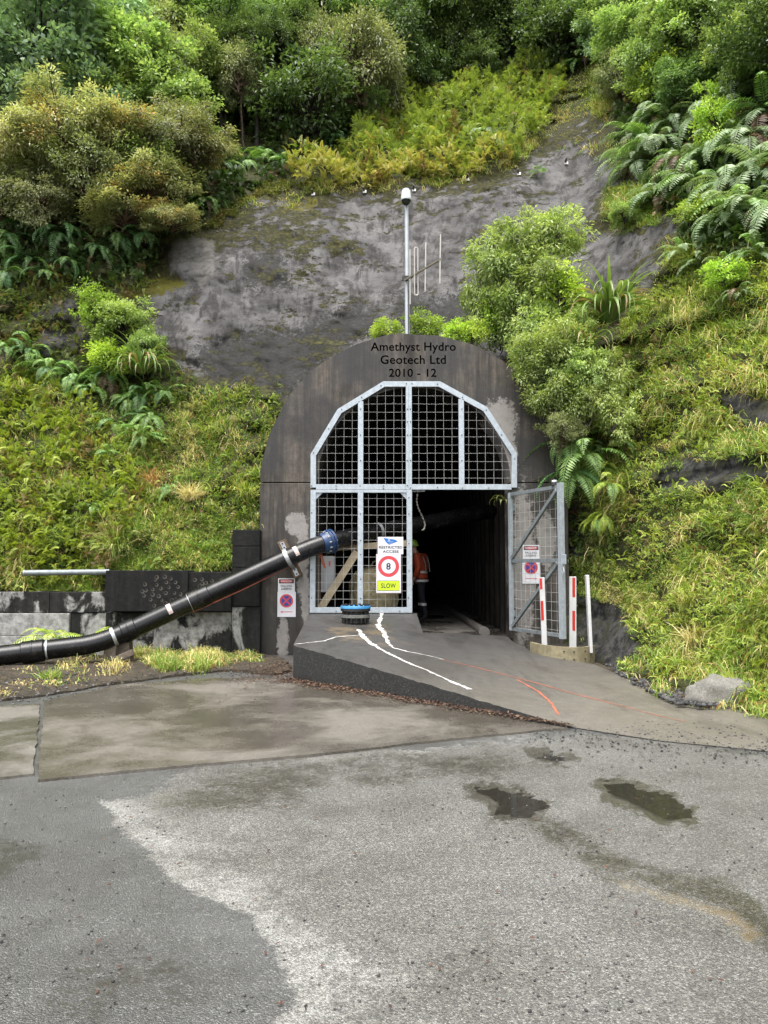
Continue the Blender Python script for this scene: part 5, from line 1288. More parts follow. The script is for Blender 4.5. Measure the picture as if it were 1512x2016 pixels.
grove('greyish olive fine leaved trees beside the dark gap', 'tree', 'fine_leaved_tree', [('grey', 690, 270, 700, 130, 92, 105), ('grey', 640, 260, 625, 110, 62, 75), ('grey', 590, 255, 585, 120, 50, 60), ('grey', 740, 240, 745, 170, 52, 75), ('grey', 480, 290, 470, 140, 45, 60)], 'fine leaved trees', trunk=.045)
grove('olive brown trees with drooping leaves over the hanging ferns', 'tree', 'olive_tree', [('olive', 70, 440, 55, 300, 85, 68), ('olive', 110, 450, 130, 255, 80, 72), ('grey', 180, 450, 175, 345, 88, 72), ('olive', 210, 440, 235, 275, 85, 65), ('grey', 310, 410, 325, 265, 88, 66), ('olive', 280, 440, 285, 365, 78, 55), ('olive', 370, 390, 385, 290, 62, 55), ('grey', 10, 450, -5, 370, 78, 66), ('pale', 120, 430, 110, 320, 66, 56), ('pale', 290, 420, 290, 318, 62, 52), ('grey', 90, 450, 80, 395, 70, 52), ('olive', 235, 460, 245, 425, 75, 38), ('olive', 330, 450, 335, 430, 50, 32)], 'olive brown trees', lean=.7, trunk=.05)
grove('dark forest trees above the yellow fern slope', 'tree', 'forest_tree', [('dark', 790, 200, 800, 55, 65, 75), ('dark', 850, 170, 860, 20, 72, 70), ('dark', 900, 165, 905, 85, 62, 66), ('dark', 960, 150, 965, 35, 66, 70), ('dark', 1020, 130, 1015, 60, 60, 62), ('dark', 1075, 110, 1080, 15, 66, 60), ('dark', 830, 190, 830, 140, 50, 50), ('mid', 1130, 120, 1125, 45, 58, 55), ('dark', 960, 165, 940, 130, 45, 38)], 'dark forest trees')
grove('leafy light green trees on the upper right ridge', 'tree', 'ridge_tree', [('bright', 1240, 180, 1235, 70, 62, 60), ('mid', 1290, 210, 1280, 120, 65, 62), ('bright', 1330, 170, 1325, 60, 70, 62), ('mid', 1180, 130, 1185, 25, 60, 55), ('grey', 1215, 200, 1222, 150, 45, 55), ('mid', 1400, 170, 1395, 55, 80, 70), ('bright', 1450, 180, 1455, 95, 60, 55), ('mid', 1540, 200, 1535, 70, 75, 80), ('mid', 1340, 230, 1345, 165, 58, 50), ('mid', 1270, 60, 1275, -15, 80, 60)], 'ridge trees')
grove('pale olive saplings rising beside the arch', 'tree', 'sapling', [('pale', 1010, 690, 985, 520, 62, 62), ('pale', 1020, 690, 1035, 478, 58, 55), ('pale', 1060, 690, 1095, 462, 58, 50), ('pale', 965, 680, 948, 590, 38, 62), ('pale', 1020, 700, 1020, 590, 58, 60), ('pale', 1090, 720, 1085, 545, 60, 50), ('pale', 1060, 760, 1062, 640, 46, 44), ('bright', 1125, 760, 1128, 655, 42, 46), ('pale', 985, 690, 1005, 655, 34, 34)], 'pale saplings', lean=.5, trunk=.022, dy=-.6)
grove('light green shrubs crowding the right shoulder of the arch', 'shrub', 'shrub', [('lime', 1110, 680, 1105, 600, 58, 56), ('pale', 1100, 800, 1085, 700, 62, 55), ('pale', 1120, 830, 1125, 745, 66, 55), ('pale', 1170, 800, 1180, 755, 55, 60), ('lime', 985, 680, 980, 640, 34, 42), ('pale', 1050, 790, 1048, 760, 42, 35), ('grey', 1150, 860, 1140, 820, 42, 34), ('pale', 1200, 850, 1215, 820, 42, 45)], 'shrubs by the arch', lean=.45, trunk=.03, dy=-.7)
grove('sprawling shrubs leaning across the right face of the arch', 'shrub', 'shrub', [('pale', 1150, 880, 1058, 725, 48, 40), ('pale', 1155, 900, 1088, 785, 52, 45), ('pale', 1150, 860, 1090, 690, 58, 48), ('bright', 1165, 850, 1150, 735, 44, 46), ('pale', 1165, 900, 1150, 800, 46, 44), ('grey', 1160, 930, 1110, 850, 36, 34), ('pale', 1140, 880, 1040, 690, 34, 30)], 'leaning shrubs', lean=1.15, trunk=.025)
grove('small lime shrubs peeping over the crown of the arch', 'shrub', 'shrub', [('lime', 757, 672, 757, 652, 30, 24), ('lime', 843, 672, 843, 646, 38, 28), ('lime', 898, 680, 898, 658, 27, 25), ('lime', 925, 690, 930, 655, 26, 32)], 'small lime shrubs', lean=.5, dy=-1.0)
grove('bushy bright shrubs on the left bank below the concrete', 'shrub', 'shrub', [('bright', 240, 700, 240, 640, 58, 48), ('lime', 195, 690, 190, 605, 34, 40), ('bright', 270, 720, 285, 690, 36, 40), ('lime', 215, 740, 210, 705, 40, 32)], 'left bank shrubs', lean=.4, trunk=.03)
grove('little leafy shrubs among the right hand ferns', 'shrub', 'shrub', [('lime', 1365, 440, 1362, 415, 32, 30), ('lime', 1428, 560, 1425, 540, 34, 28), ('lime', 1410, 300, 1408, 240, 40, 60), ('lime', 1300, 200, 1292, 160, 48, 48), ('bright', 1230, 440, 1228, 420, 26, 22)], 'right bank shrubs', lean=.45)
# the rest of the forest, further up the slope
fk = random.Random(3)
for k in range(80):
    px, py = fk.uniform(-250, 1750), fk.uniform(-330, 240)
    if 680 < px < 1180 and py > 120: continue
    if px > 1180 and py > 60: continue
    lim = 285 if px < 650 else (150 if px < 1200 else 190)
    rx = fk.uniform(65, 110)*(1 if px < 1250 else 1.1); sp_ = fk.choice(['dark', 'dark', 'mid', 'grey', 'dark']) if 430 < px < 1200 else fk.choice(['mid', 'blue', 'dark', 'bright', 'grey'])
    tree('forest_tree', 'dense forest tree packed into the wood high on the slope', sp_, px, min(py+rx*1.6, lim), px+fk.uniform(-15, 15), py, rx, rx*.9, 'forest high on the slope', lean=.1)
# smaller saplings crowding the forest edge
for k in range(34):
    px = fk.uniform(-60, 1560); lo_, hi_ = (-10, 150) if px < 720 else ((-20, 60) if px < 1170 else (-10, 110)); py = fk.uniform(lo_, hi_); rx = fk.uniform(26, 46)
    lim = 285 if px < 650 else (150 if px < 1200 else 190)
    tree('sapling', 'small leafy sapling squeezed between the larger forest crowns', fk.choice(['bright', 'mid', 'blue', 'mid', 'bright'] if not 720 < px < 1170 else ['mid', 'dark', 'mid']), px, min(py+rx*2.2+20, lim-20), px+fk.uniform(-10, 10), py, rx, rx*fk.uniform(.7, 1.1), 'saplings between the forest crowns', lean=fk.uniform(.4, .9), trunk=.04)
# pale slender trunks standing in the dark gap
for k, (x0, y0, x1, y1) in enumerate([(478, 268, 476, 110), (505, 285, 500, 120), (528, 262, 520, 90), (548, 275, 556, 120), (582, 250, 578, 90), (612, 252, 640, 130), (655, 245, 672, 140), (440, 250, 448, 120), (810, 190, 806, 60), (1000, 140, 1004, 40)]):
    tree('slender_tree', f'{ordl(k if k < 7 else k, 10)} slender pale trunk standing in the shaded forest', 'dark', x0, y0, x1, y1-40, 42, 34, 'slender trunks', lean=.5, trunk=.10)

# ---- ferns
def frond_proto(name, seed, a0, a1, npin, width, colors, L=1.0, sweep=.35, pw=.040):
    r = np.random.default_rng(seed); S_ = 40; ang = np.radians(a0+(a1-a0)*np.linspace(0, 1, S_)**1.2)
    cx_ = np.concatenate([[0], np.cumsum(np.cos(ang))])/S_*L; cz_ = np.concatenate([[0], np.cumsum(np.sin(ang))])/S_*L
    s = np.linspace(.10, .985, npin); px_ = np.interp(s, np.linspace(0, 1, S_+1), cx_); pz_ = np.interp(s, np.linspace(0, 1, S_+1), cz_)
    ta = np.interp(s, np.linspace(0, 1, S_), ang); tan = np.stack([np.cos(ta), 0*ta, np.sin(ta)], 1); nor = np.stack([-np.sin(ta), 0*ta, np.cos(ta)], 1)
    w = width*np.clip(np.minimum((s-.02)/.28, 1), .35, 1)*(1-np.clip((s-.35)/.65, 0, 1)**1.7*.93)
    V = []; T = []; C_ = []; b = 0
    for sg in (-1, 1):
        ax = nrmz(np.array([0, sg*1.0, 0])+tan*(sweep+.25*s[:, None])-nor*(.18+.25*r.random((npin, 1)))); pos = np.stack([px_, 0*px_, pz_], 1)
        v, t, c = leaf_arrays(pos, ax, nor+r.normal(size=nor.shape)*.12, w*(.9+.2*r.random(npin)), np.full(npin, pw)*(.85+.3*r.random(npin))*np.clip(w/width, .45, 1), pal(colors, r.random(npin)*.6+.4*s))
        V.append(v); T.append(t+b); C_.append(c); b += len(v)
    k = np.linspace(0, 1, 14); rx_ = np.interp(k, np.linspace(0, 1, S_+1), cx_); rz_ = np.interp(k, np.linspace(0, 1, S_+1), cz_); hw = .008*(1-k*.8)
    v = np.stack([np.stack([rx_, hw, rz_+.004], 1), np.stack([rx_, -hw, rz_+.004], 1)], 1).reshape(-1, 3); i = np.arange(13)*2
    t = np.concatenate([np.stack([i, i+1, i+3], 1), np.stack([i, i+3, i+2], 1)]); V.append(v); T.append(t+b); C_.append(np.tile(np.asarray(colors[-1])*.7, (len(v), 1)))
    return np_mesh(name, np.concatenate(V), np.concatenate(T), np.concatenate(C_), M_FERN)
FC = {'dead': [(.07, .045, .025), (.14, .09, .05), (.22, .15, .085)], 'deep': [(.055, .140, .050), (.110, .235, .080), (.200, .340, .120)], 'fresh': [(0.103, 0.205, 0.048), (0.192, 0.342, 0.084), (0.359, 0.512, 0.168)], 'silver': [(.120, .190, .085), (.230, .330, .160), (.390, .480, .270)], 'lime': [(0.192, 0.296, 0.039), (0.359, 0.477, 0.072), (0.590, 0.659, 0.132)]}
FR = {}
for i, (k, c) in enumerate(FC.items()):
    FR[k] = [frond_proto('frond_'+k, 300+i*9+j, a0, a1, npn, wd, c) for j, (a0, a1, npn, wd) in enumerate(((45, -75, 22, .165), (30, -70, 21, .19), (60, -60, 23, .155), (15, -85, 21, .17)))]
def fern(name, label, kind, px, py, size, n, group=None, off=.12, trunk=0.0, spread=1.0, cat='fern', loc=None, hang=.0, full=False):
    q_ = S(px, py) if loc is None else Vector(loc); nn_ = Vector(Nn(px, py).tolist()).normalized() if loc is None else Vector((0, 0, 1)); base = q_+nn_*off
    o = thing(name, label, cat, base-Vector((0, 0, trunk)), 0, group); r = random.Random(int(px*7+py*3)); az_out = math.atan2(nn_.y, nn_.x)
    if trunk > 0: m = MB(); m.tube([(0, 0, -.15), (.02, 0, trunk*.5), (0, 0, trunk)], [.07, .055, .06], 8); m.build('stem', BK_FERN, o, True, world=False)
    n = int(n*1.6)
    for k in range(n):
        az = 2*math.pi*(k+r.random()*.7)/n if full else az_out+(-1+2*(k+r.random()*.8)/n)*math.pi*.78*spread
        dead = r.random() < .10; ob = link('frond', FR['dead' if dead else (kind if r.random() < .8 else ('fresh' if kind != 'fresh' else 'deep'))][r.randrange(4)], None, o); L = size*r.uniform(.6, 1.2); ob.location = (0, 0, trunk); ob.scale = (L, L, L)
        ob.rotation_euler = (r.uniform(-.3, .3), r.uniform(-.25, .45)+hang+(.8 if dead else 0), az)
    return o
def fernery(desc, items, group, **kw):
    items = sorted(items, key=lambda q_: q_[1])
    for k, it in enumerate(items): fern('fern', f'{ordl(k, len(items))} of the {desc}', it[0], it[1], it[2], it[3]*1.12, it[4], group=group, **kw)
fernery('deep green ferns hanging below the olive trees', [('deep', x, y, s_, 11) for x, y, s_ in [(20, 470, .95), (75, 445, .9), (60, 520, .85), (125, 470, .95), (140, 525, .8), (180, 445, .9), (205, 500, .85), (240, 455, .9), (285, 470, .8), (10, 540, .7), (100, 545, .7), (265, 430, .7)]], 'hanging ferns', hang=.25)
fernery('fresh green ferns trailing down the concrete edge', [('fresh', x, y, s_, 10) for x, y, s_ in [(335, 385, .8), (375, 360, .8), (405, 400, .75), (370, 435, .75), (395, 340, .7), (440, 330, .8), (480, 325, .85), (525, 320, .8), (340, 340, .7)]], 'trailing ferns', hang=.15)
fernery('lush ferns on the left bank under the bright shrubs', [('fresh', x, y, s_, 11) for x, y, s_ in [(105, 735, .8), (150, 745, .85), (185, 770, .85), (215, 740, .8), (255, 800, .8), (285, 785, .75), (305, 825, .75), (235, 840, .7), (280, 860, .65), (20, 690, .85), (65, 700, .8), (330, 770, .6)]], 'left bank ferns', hang=.12)
fernery('low dark ferns at the forest edge over the concrete', [('deep', x, y, s_, 10) for x, y, s_ in [(585, 275, .8), (625, 265, .85), (660, 285, .7), (715, 270, .7), (560, 330, .6), (690, 245, .7)]], 'forest edge ferns')
fernery('silvery ferns massed on the right hand spur', [('silver', x, y, s_*1.1, 15) for x, y, s_ in [(1255, 330, .95), (1300, 290, 1.0), (1345, 330, .95), (1330, 250, .9), (1390, 235, .95), (1445, 215, .95), (1410, 310, 1.0), (1470, 290, 1.0), (1310, 385, .9), (1375, 370, .9), (1440, 375, 1.0), (1505, 350, 1.0), (1490, 425, .95), (1430, 440, .9), (1385, 180, .8), (1465, 150, .85), (1515, 230, .95), (1290, 240, .8), (1250, 275, .75), (1550, 420, .9)]], 'spur ferns', hang=.1)
fernery('pale small ferns topping the right bank', [('silver', x, y, s_, 9) for x, y, s_ in [(1350, 505, .55), (1385, 525, .55), (1440, 530, .55), (1495, 510, .6), (1460, 590, .45), (1240, 415, .45)]], 'small bank ferns')
for k, (px, py, Y, sz) in enumerate([(1122, 868, 13.75, 1.05), (1158, 895, 13.55, 1.15), (1128, 930, 13.7, .95)]):
    fern('fern', ('uppermost', 'right hand', 'lowest')[k]+' of the large fresh ferns hanging beside the right pier', 'fresh', px, py, sz, 8, 'pier ferns', off=0, loc=P(px, py, Y), hang=.45, full=True)
fernery('lacy lime ferns right of the pier ferns', [('lime', x, y, s_, 8) for x, y, s_ in [(1190, 880, .55), (1215, 915, .5), (1225, 960, .5), (1210, 1000, .45), (1240, 880, .45), (1195, 1040, .4)]], 'lacy ferns', hang=.3, off=.25)
fernery('tree ferns at the edge of the dark forest', [('fresh', 1045, 118, 1.15, 12), ('fresh', 1150, 130, 1.05, 11), ('silver', 955, 285, .9, 12)], 'tree ferns', trunk=.55, full=True, hang=-.05)
fernery('small ferns sprouting at the foot of the block wall', [('lime', 108, 1262, .55, 8), ('lime', 185, 1258, .5, 8)], 'wall foot ferns', off=0, full=False, loc=None) if False else None
for k, (px, py, Y, s_, lb) in enumerate([(106, 1256, 13.45, .85, 'lime fern left of the timber cradle against the white blocks'), (187, 1254, 13.45, .75, 'bright fern arching behind the bend of the pipe')]):
    c0 = P(px, py, Y); fern('fern', lb, 'lime', px, py, s_, 8, off=0, loc=(c0.x, c0.y, max(.05, c0.z)), full=True)
for px, py, s_, lb in [(345, 965, .45, 'small dark fern alone in the dry grass of the left bank'), (180, 1005, .35, 'small pale fern low on the left bank'), (215, 900, .45, 'fern sprig at the foot of the left fern mass'), (1060, 345, .4, 'fern tuft on the upper edge of the concrete')]:
    fern('fern', lb, 'fresh', px, py, s_, 8)

# ---- strap leaved plants
def strap_proto(name, seed, bend, colors, w=.032):
    r = np.random.default_rng(seed); k = np.linspace(0, 1, 11); ang = np.radians(82-bend*k**1.6); cx_ = np.cumsum(np.cos(ang))/11; cz_ = np.cumsum(np.sin(ang))/11
    hw = w*np.clip(np.minimum(k/.15+.5, (1-k)/.45), .03, 1); tw = .25*np.sin(k*3)
    v = np.stack([np.stack([cx_, hw, cz_+hw*.35], 1), np.stack([cx_, 0*k, cz_], 1), np.stack([cx_, -hw, cz_+hw*.35], 1)], 1).reshape(-1, 3); i = np.arange(10)*3
    t = np.concatenate([np.stack([i, i+1, i+4], 1), np.stack([i, i+4, i+3], 1), np.stack([i+1, i+2, i+5], 1), np.stack([i+1, i+5, i+4], 1)])
    return np_mesh(name, v, t, np.repeat(pal(colors, np.clip(k*.6+r.random()*.4, 0, 1)), 3, 0), M_FERN)
STR = {'flax': [strap_proto('strap_leaf', 500+j, b, [(.075, .135, .03), (.15, .24, .055), (.32, .40, .15)], .021) for j, b in enumerate((60, 100, 135, 160))], 'yellow': [strap_proto('strap_leaf', 520+j, b, [(.16, .19, .03), (.30, .31, .06), (.42, .38, .10)], .012) for j, b in enumerate((80, 120, 150, 165))], 'dry': [strap_proto('strap_leaf', 540+j, b, [(.10, .075, .03), (.24, .18, .08), (.34, .27, .13)], .02) for j, b in enumerate((120, 150, 165, 170))], 'small': [strap_proto('strap_leaf', 560+j, b, [(.05, .07, .015), (.10, .12, .03), (.2, .2, .07)], .055) for j, b in enumerate((120, 150, 165, 175))]}
def strap(name, label, kinds, px, py, size, n, group=None, off=.1, cat='plant', tilt=.0, dy=0.0):
    q_ = S(px, py); nn_ = Vector(Nn(px, py).tolist()).normalized(); q_ = P(px, py, q_.y+dy)+nn_*off; o = thing(name, label, cat, q_, 0, group); r = random.Random(int(px*3+py)); az0 = math.atan2(nn_.y, nn_.x)
    for k in range(n):
        kd = kinds[0] if r.random() < .85 or len(kinds) == 1 else kinds[1]; ob = link('leaf', STR[kd][r.randrange(4)], None, o); L = size*r.uniform(.6, 1.1); ob.scale = (L, L, L)
        ob.rotation_euler = (r.uniform(-.25, .25), r.uniform(-.25, .35)+tilt, az0+r.uniform(-2.3, 2.3)); ob.location = (r.uniform(-.05, .05), r.uniform(-.05, .05), 0)
    return o
strap('flax_plant', 'large arching flax clump above the right shoulder of the arch', ['flax', 'dry'], 1205, 640, 1.5, 95, dy=-1.2, tilt=.32)
strap('flax_plant', 'second flax clump lower among the saplings right of the arch', ['flax', 'dry'], 1155, 705, 1.1, 40, dy=-1.5, tilt=.3)
strap('flax_plant', 'flax clump at the top right corner of the picture', ['flax', 'yellow'], 1490, 75, 1.0, 40, dy=-.5)
strap('flax_plant', 'arching flax clump on the left bank beside the concrete face', ['flax', 'dry'], 290, 745, 1.2, 75, dy=-.8, tilt=.3)
strap('flax_plant', 'tiny green flax tuft on the concrete rim below the fern slope', ['flax'], 1015, 325, .5, 18)
strap('spiky_plant', 'yellow spiky leaved plant low on the right bank', ['yellow'], 1366, 1215, .55, 50)
strap('spiky_plant', 'small yellow spiky tuft at the right picture edge', ['yellow'], 1505, 1070, .35, 26)
for k, (px, py) in enumerate([(1128, 1110), (1140, 1150), (1135, 1190), (1130, 1225), (1128, 1065), (1150, 1270)]):
    strap('hanging_plant', f'{ORD[k]} from the gate top of the limp leafy plants on the rock beside the gate' if k else 'topmost limp leafy plant on the rock beside the gate', ['small'], px, py, .24, 9, 'limp plants by the gate', off=.08, tilt=.4, dy=-.15)
strap('hanging_plant', 'drooping leafy sprig on the portal joint above the gate', ['small', 'dry'], 1068, 958, .3, 12, dy=-.75)
strap('hanging_plant', 'dark strap leaves hanging at the doorway head by the gate hinge', ['small'], 996, 985, .34, 8, dy=-1.45, tilt=.6)

# ---- grass, low fern cover and other ground cover (uncountable)
def blade_arrays(pos, d0, L, W, droop, col, r):
    n = len(pos); h = nrmz(r.normal(size=(n, 3))*[1, 1, .2]); sd = nrmz(np.cross(d0, h)); L = L[:, None]; W = W[:, None]; g = np.array([0, 0, -1.0]); dr = droop[:, None]
    p1 = pos+d0*L*.42; d1 = nrmz(d0+g*dr); p2 = p1+d1*L*.36; d2 = nrmz(d1+g*dr*1.4); p3 = p2+d2*L*.28
    v = np.stack([pos-sd*W, pos+sd*W, p1-sd*W*.9, p1+sd*W*.9, p2-sd*W*.6, p2+sd*W*.6, p3], 1)
    b = np.arange(n)[:, None]*7; t = np.stack([b+[0, 1, 3], b+[0, 3, 2], b+[2, 3, 5], b+[2, 5, 4], b+[4, 5, 6]], 1).reshape(-1, 3)
    return v.reshape(-1, 3), t, np.repeat(col, 7, 0)
def sample(poly, n, seed, keep=None):
    r = np.random.default_rng(seed); xs_ = [a for a, b in poly]; ys_ = [b for a, b in poly]; X = r.uniform(min(xs_), max(xs_), n*3); Y = r.uniform(min(ys_), max(ys_), n*3)
    m = poly_sd(X, Y, poly)+(fbm(X/22, Y/22, seed)-.5)*30 > 0
    m &= poly_sd(X, Y, PORT_SIL) < -2
    if keep is not None: m &= keep(X, Y, r)
    return X[m][:n], Y[m][:n], r
def not_bare(th=.5): return lambda X, Y, r: ((lookup(X, Y, m_sc)+lookup(X, Y, m_rk)*.8) < th+.5*(r.random(X.size)-.5)) & (fbm(X/24+3, Y/18, 77)+(r.random(X.size)-.5)*.3 > .36)
GREEN = [(0.108, 0.177, 0.032), (0.205, 0.312, 0.050), (0.346, 0.468, 0.081)]; YEL = [(0.270, 0.389, 0.058), (0.439, 0.540, 0.092), (0.608, 0.648, 0.139)]; STRAW = [(0.340, 0.280, 0.117), (0.600, 0.490, 0.215), (0.750, 0.700, 0.351)]; RUST = [(0.224, 0.120, 0.045), (0.384, 0.192, 0.060), (0.480, 0.304, 0.105)]; OLIV = [(0.067, 0.090, 0.023), (0.144, 0.170, 0.039), (0.250, 0.260, 0.069)]
def grass(name, label, poly, ntuft, per, L0, seed, straw=.25, yellow=.3, long_=.1, keep=None, z_ground=None, droop0=.35):
    X, Y, r = sample(poly, ntuft, seed, keep or not_bare()); n0 = len(X)
    if z_ground is None: D_ = lookup(X, Y); base = Pn(X, Y, D_); nn_ = nrmz(Nn(X, Y))
    else: base = np.array([tuple(G(a, b, z_ground)) for a, b in zip(X, Y)]); nn_ = np.tile([0, 0, 1.0], (n0, 1))
    kind = fbm(X/70, Y/70, seed+3)+(r.random(n0)-.5)*.35; tall = fbm(X/45+9, Y/45, seed+5)
    i = np.repeat(np.arange(n0), per); n = len(i); pos = base[i]+r.normal(size=(n, 3))*[.05, .05, .025]-nn_[i]*.02
    d0 = nrmz(np.array([0, 0, .75])+nn_[i]*.55+r.normal(size=(n, 3))*.42)
    tone = np.clip(r.random(n)*.6+.4*fbm(X/30, Y/30, seed+8)[i], 0, 1); col = pal(GREEN, tone)
    m = (kind[i] > 1-yellow-.12) & (r.random(n) < .7); col[m] = pal(YEL, tone[m]); m = (fbm(X/55+40, Y/38, seed+11)[i]+(r.random(n)-.5)*.5 > 1.02-straw); col[m] = pal(STRAW, tone[m])
    m = r.random(n) < .07; col[m] = pal(RUST, tone[m]); m = r.random(n) < .12; col[m] = pal(OLIV, tone[m])
    ct = np.clip((tall-.33)*3.2, 0, 1); L = L0*(.45+.8*r.random(n))*(.35+1.15*ct[i]); lgp = np.clip((fbm(X/32+70, Y/32, seed+15)-.5)*5, 0, 1)*4*long_; lg = r.random(n) < lgp[i]; L[lg] *= 2.1; sm = lg & (r.random(n) < .65); col[sm] = pal(STRAW, tone[sm]); W = .0065*(.7+.7*r.random(n)); W[lg] *= .8; dr = droop0+.6*r.random(n); dr[lg] += .55
    v, t, c = blade_arrays(pos, d0, L, W, dr, col, r); o = link(name, np_mesh(name, v, t, c, M_GRASS)); return tag(o, label, 'grass', kind='stuff')
# little frond template
def fernlet(npin=7, w=.36):
    s = np.linspace(.15, .95, npin); pos = np.stack([s, 0*s, .55*s-.75*s*s], 1); V = []; T = []; b = 0
    for sg in (-1, 1):
        ax = nrmz(np.stack([.45+0*s, sg*np.ones(npin), -.2+0*s], 1)); v, t, c = leaf_arrays(pos, ax, np.tile([0, 0, 1.0], (npin, 1)), w*(1-s*.75), np.full(npin, .15), np.zeros((npin, 3))); V.append(v); T.append(t+b); b += len(v)
    return np.concatenate(V), np.concatenate(T)
FT = fernlet()
def leafspray(n=7, seed=2):
    r = np.random.default_rng(seed); pos = r.normal(size=(n, 3))*[.18, .18, .12]; ax = nrmz(r.normal(size=(n, 3))*[1, 1, .4]); v, t, c = leaf_arrays(pos, ax, np.tile([0, 0, 1.0], (n, 1))+r.normal(size=(n, 3))*.4, np.full(n, .5), np.full(n, .30), np.zeros((n, 3))); return v, t
LS = leafspray()
def scatter(name, label, cat, tmpl, pos, fwd, up, size, col, mat, kind='stuff'):
    tv, tt = tmpl; n = len(pos); x = nrmz(fwd); y = nrmz(np.cross(up, x)); z = np.cross(x, y); R = np.stack([x, y, z], -1)
    v = np.einsum('nij,kj->nki', R, tv)*size[:, None, None]+pos[:, None, :]; t = (np.arange(n)[:, None, None]*len(tv)+tt[None]).reshape(-1, 3)
    o = link(name, np_mesh(name, v.reshape(-1, 3), t, np.repeat(col, len(tv), 0), mat)); return tag(o, label, cat, kind=kind)
def cover(name, label, poly, n, size, seed, colors, tmpl=FT, keep=None, yl=None, lift=.03, cat='ground cover', mound=0.0):
    X, Y, r = sample(poly, n, seed, keep or not_bare()); n = len(X); nn_ = nrmz(Nn(X, Y)); pos = Pn(X, Y, lookup(X, Y))+nn_*(lift*r.random((n, 1))*3+mound*(np.clip(fbm(X/26, Y/26, seed+20, 3)*2.4-.75, 0, 1)*(.35+.65*r.random(n)**.5))[:, None])
    fwd = nrmz(nn_*.9+r.normal(size=(n, 3))*.75+np.array([0, 0, .25])); up = nrmz(np.array([0, 0, 1.0])+r.normal(size=(n, 3))*.3+nn_*.3)
    tone = np.clip(r.random(n)*.55+.45*fbm(X/35, Y/35, seed+2), 0, 1); col = pal(colors, tone)
    if yl is not None: m = yl(X, Y)+(r.random(n)-.5)*.6 > .5; col[m] = pal([(.27, .29, .06), (.43, .40, .11), (.54, .43, .17)], tone[m])
    m = fbm(X/28+5, Y/28, seed+6)+(r.random(n)-.5)*.25 > .70; col[m] = pal([(.08, .05, .022), (.20, .13, .05), (.34, .25, .10)], tone[m])
    return scatter(name, label, cat, tmpl, pos, fwd, up, size*(.6+.8*r.random(n)), col, M_GRASS)
LB = [(-350, 700), (60, 715), (140, 745), (330, 780), (420, 745), (570, 770), (530, 870), (515, 1000), (510, 1060), (458, 1062), (455, 1122), (208, 1126), (200, 1166), (-350, 1175)]
grass('bank_grass', 'tangled green and straw grass on the left bank', LB, 9000, 11, .15, 41, straw=.28, yellow=.30, long_=.06)
grass('lawn_grass', 'short bright lawn like grass just above the block wall', [(200, 1030), (330, 1000), (458, 1030), (456, 1122), (208, 1126), (190, 1166), (-50, 1168), (-50, 1130), (190, 1120)], 5000, 9, .07, 43, straw=.25, yellow=.15, long_=.02)
cover('fern_cover', 'yellow green low fern thicket on the left bank', [(-350, 720), (60, 735), (150, 780), (245, 890), (290, 1010), (200, 1110), (150, 1150), (-350, 1170)], 9000, .16, 45, [(0.140, 0.205, 0.022), (0.270, 0.345, 0.040), (0.460, 0.500, 0.080)], mound=.35)
cover('weed_cover', 'mixed leafy weeds through the left bank grass', LB, 3800, .085, 47, [(0.072, 0.128, 0.026), (0.136, 0.224, 0.042), (0.240, 0.336, 0.080)], LS)
RBK = [(1255, 575), (1330, 470), (1400, 490), (1500, 470), (1900, 450), (1900, 1480), (1512, 1412), (1460, 1385), (1380, 1345), (1250, 1338), (1205, 1300), (1250, 1180), (1180, 1120), (1150, 1000), (1145, 860), (1200, 720)]
grass('bank_grass', 'long drooping green and straw grass on the right bank', RBK, 12500, 12, .17, 51, straw=.24, yellow=.42, long_=.065, droop0=.5)
cover('weed_cover', 'mixed leafy weeds through the right bank grass', RBK, 4000, .07, 53, [(0.080, 0.136, 0.026), (0.152, 0.240, 0.045), (0.272, 0.352, 0.080)], LS)
cover('fern_cover', 'yellow green low fern patches among the right bank grass', RBK, 4200, .11, 69, [(.140, .205, .022), (.270, .345, .040), (.440, .480, .080)], mound=.18, keep=lambda X, Y, r: (fbm(X/42+11, Y/36, 31) > .53) & (lookup(X, Y, m_rk) < .6))
cover('fern_cover', 'soft green low fern patches among the left bank grass', LB, 4200, .12, 70, [(.110, .180, .022), (.215, .300, .040), (.380, .440, .080)], mound=.25, keep=lambda X, Y, r: fbm(X/42+21, Y/36, 33) > .50)
TH = [(560, 350), (640, 335), (690, 300), (740, 240), (800, 190), (900, 160), (1010, 130), (1120, 140), (1110, 190), (1070, 262), (1000, 325), (930, 352), (850, 364), (720, 368), (640, 376)]
cover('fern_cover', 'golden and green low fern thicket above the concrete face', TH, 13000, .19, 55, [(.130, .195, .035), (.255, .330, .065), (.430, .470, .125)], yl=lambda X, Y: sstep(265, 420, Y+.10*(X-800)*(X > 800)), keep=lambda X, Y, r: lookup(X, Y, m_sc) < .75, mound=.75)
grass('rim_grass', 'dry grass tufts along the rim of the concrete face', [(470, 400), (640, 360), (850, 350), (1000, 300), (1090, 150), (1200, 130), (1215, 210), (1190, 270), (1230, 320), (1120, 300), (1060, 310), (990, 345), (850, 378), (640, 388), (480, 430)], 3800, 9, .15, 57, straw=.4, yellow=.5, keep=lambda X, Y, r: lookup(X, Y, m_sc) < .6+.5*r.random(X.size)*(fbm(X/25, Y/25, 3) > .5))
grass('ledge_grass', 'grass hanging from the ledge right of the concrete face', [(1195, 370), (1290, 370), (1300, 440), (1215, 470), (1195, 430)], 700, 9, .16, 59, straw=.3, keep=lambda X, Y, r: r.random(X.size) < .8)
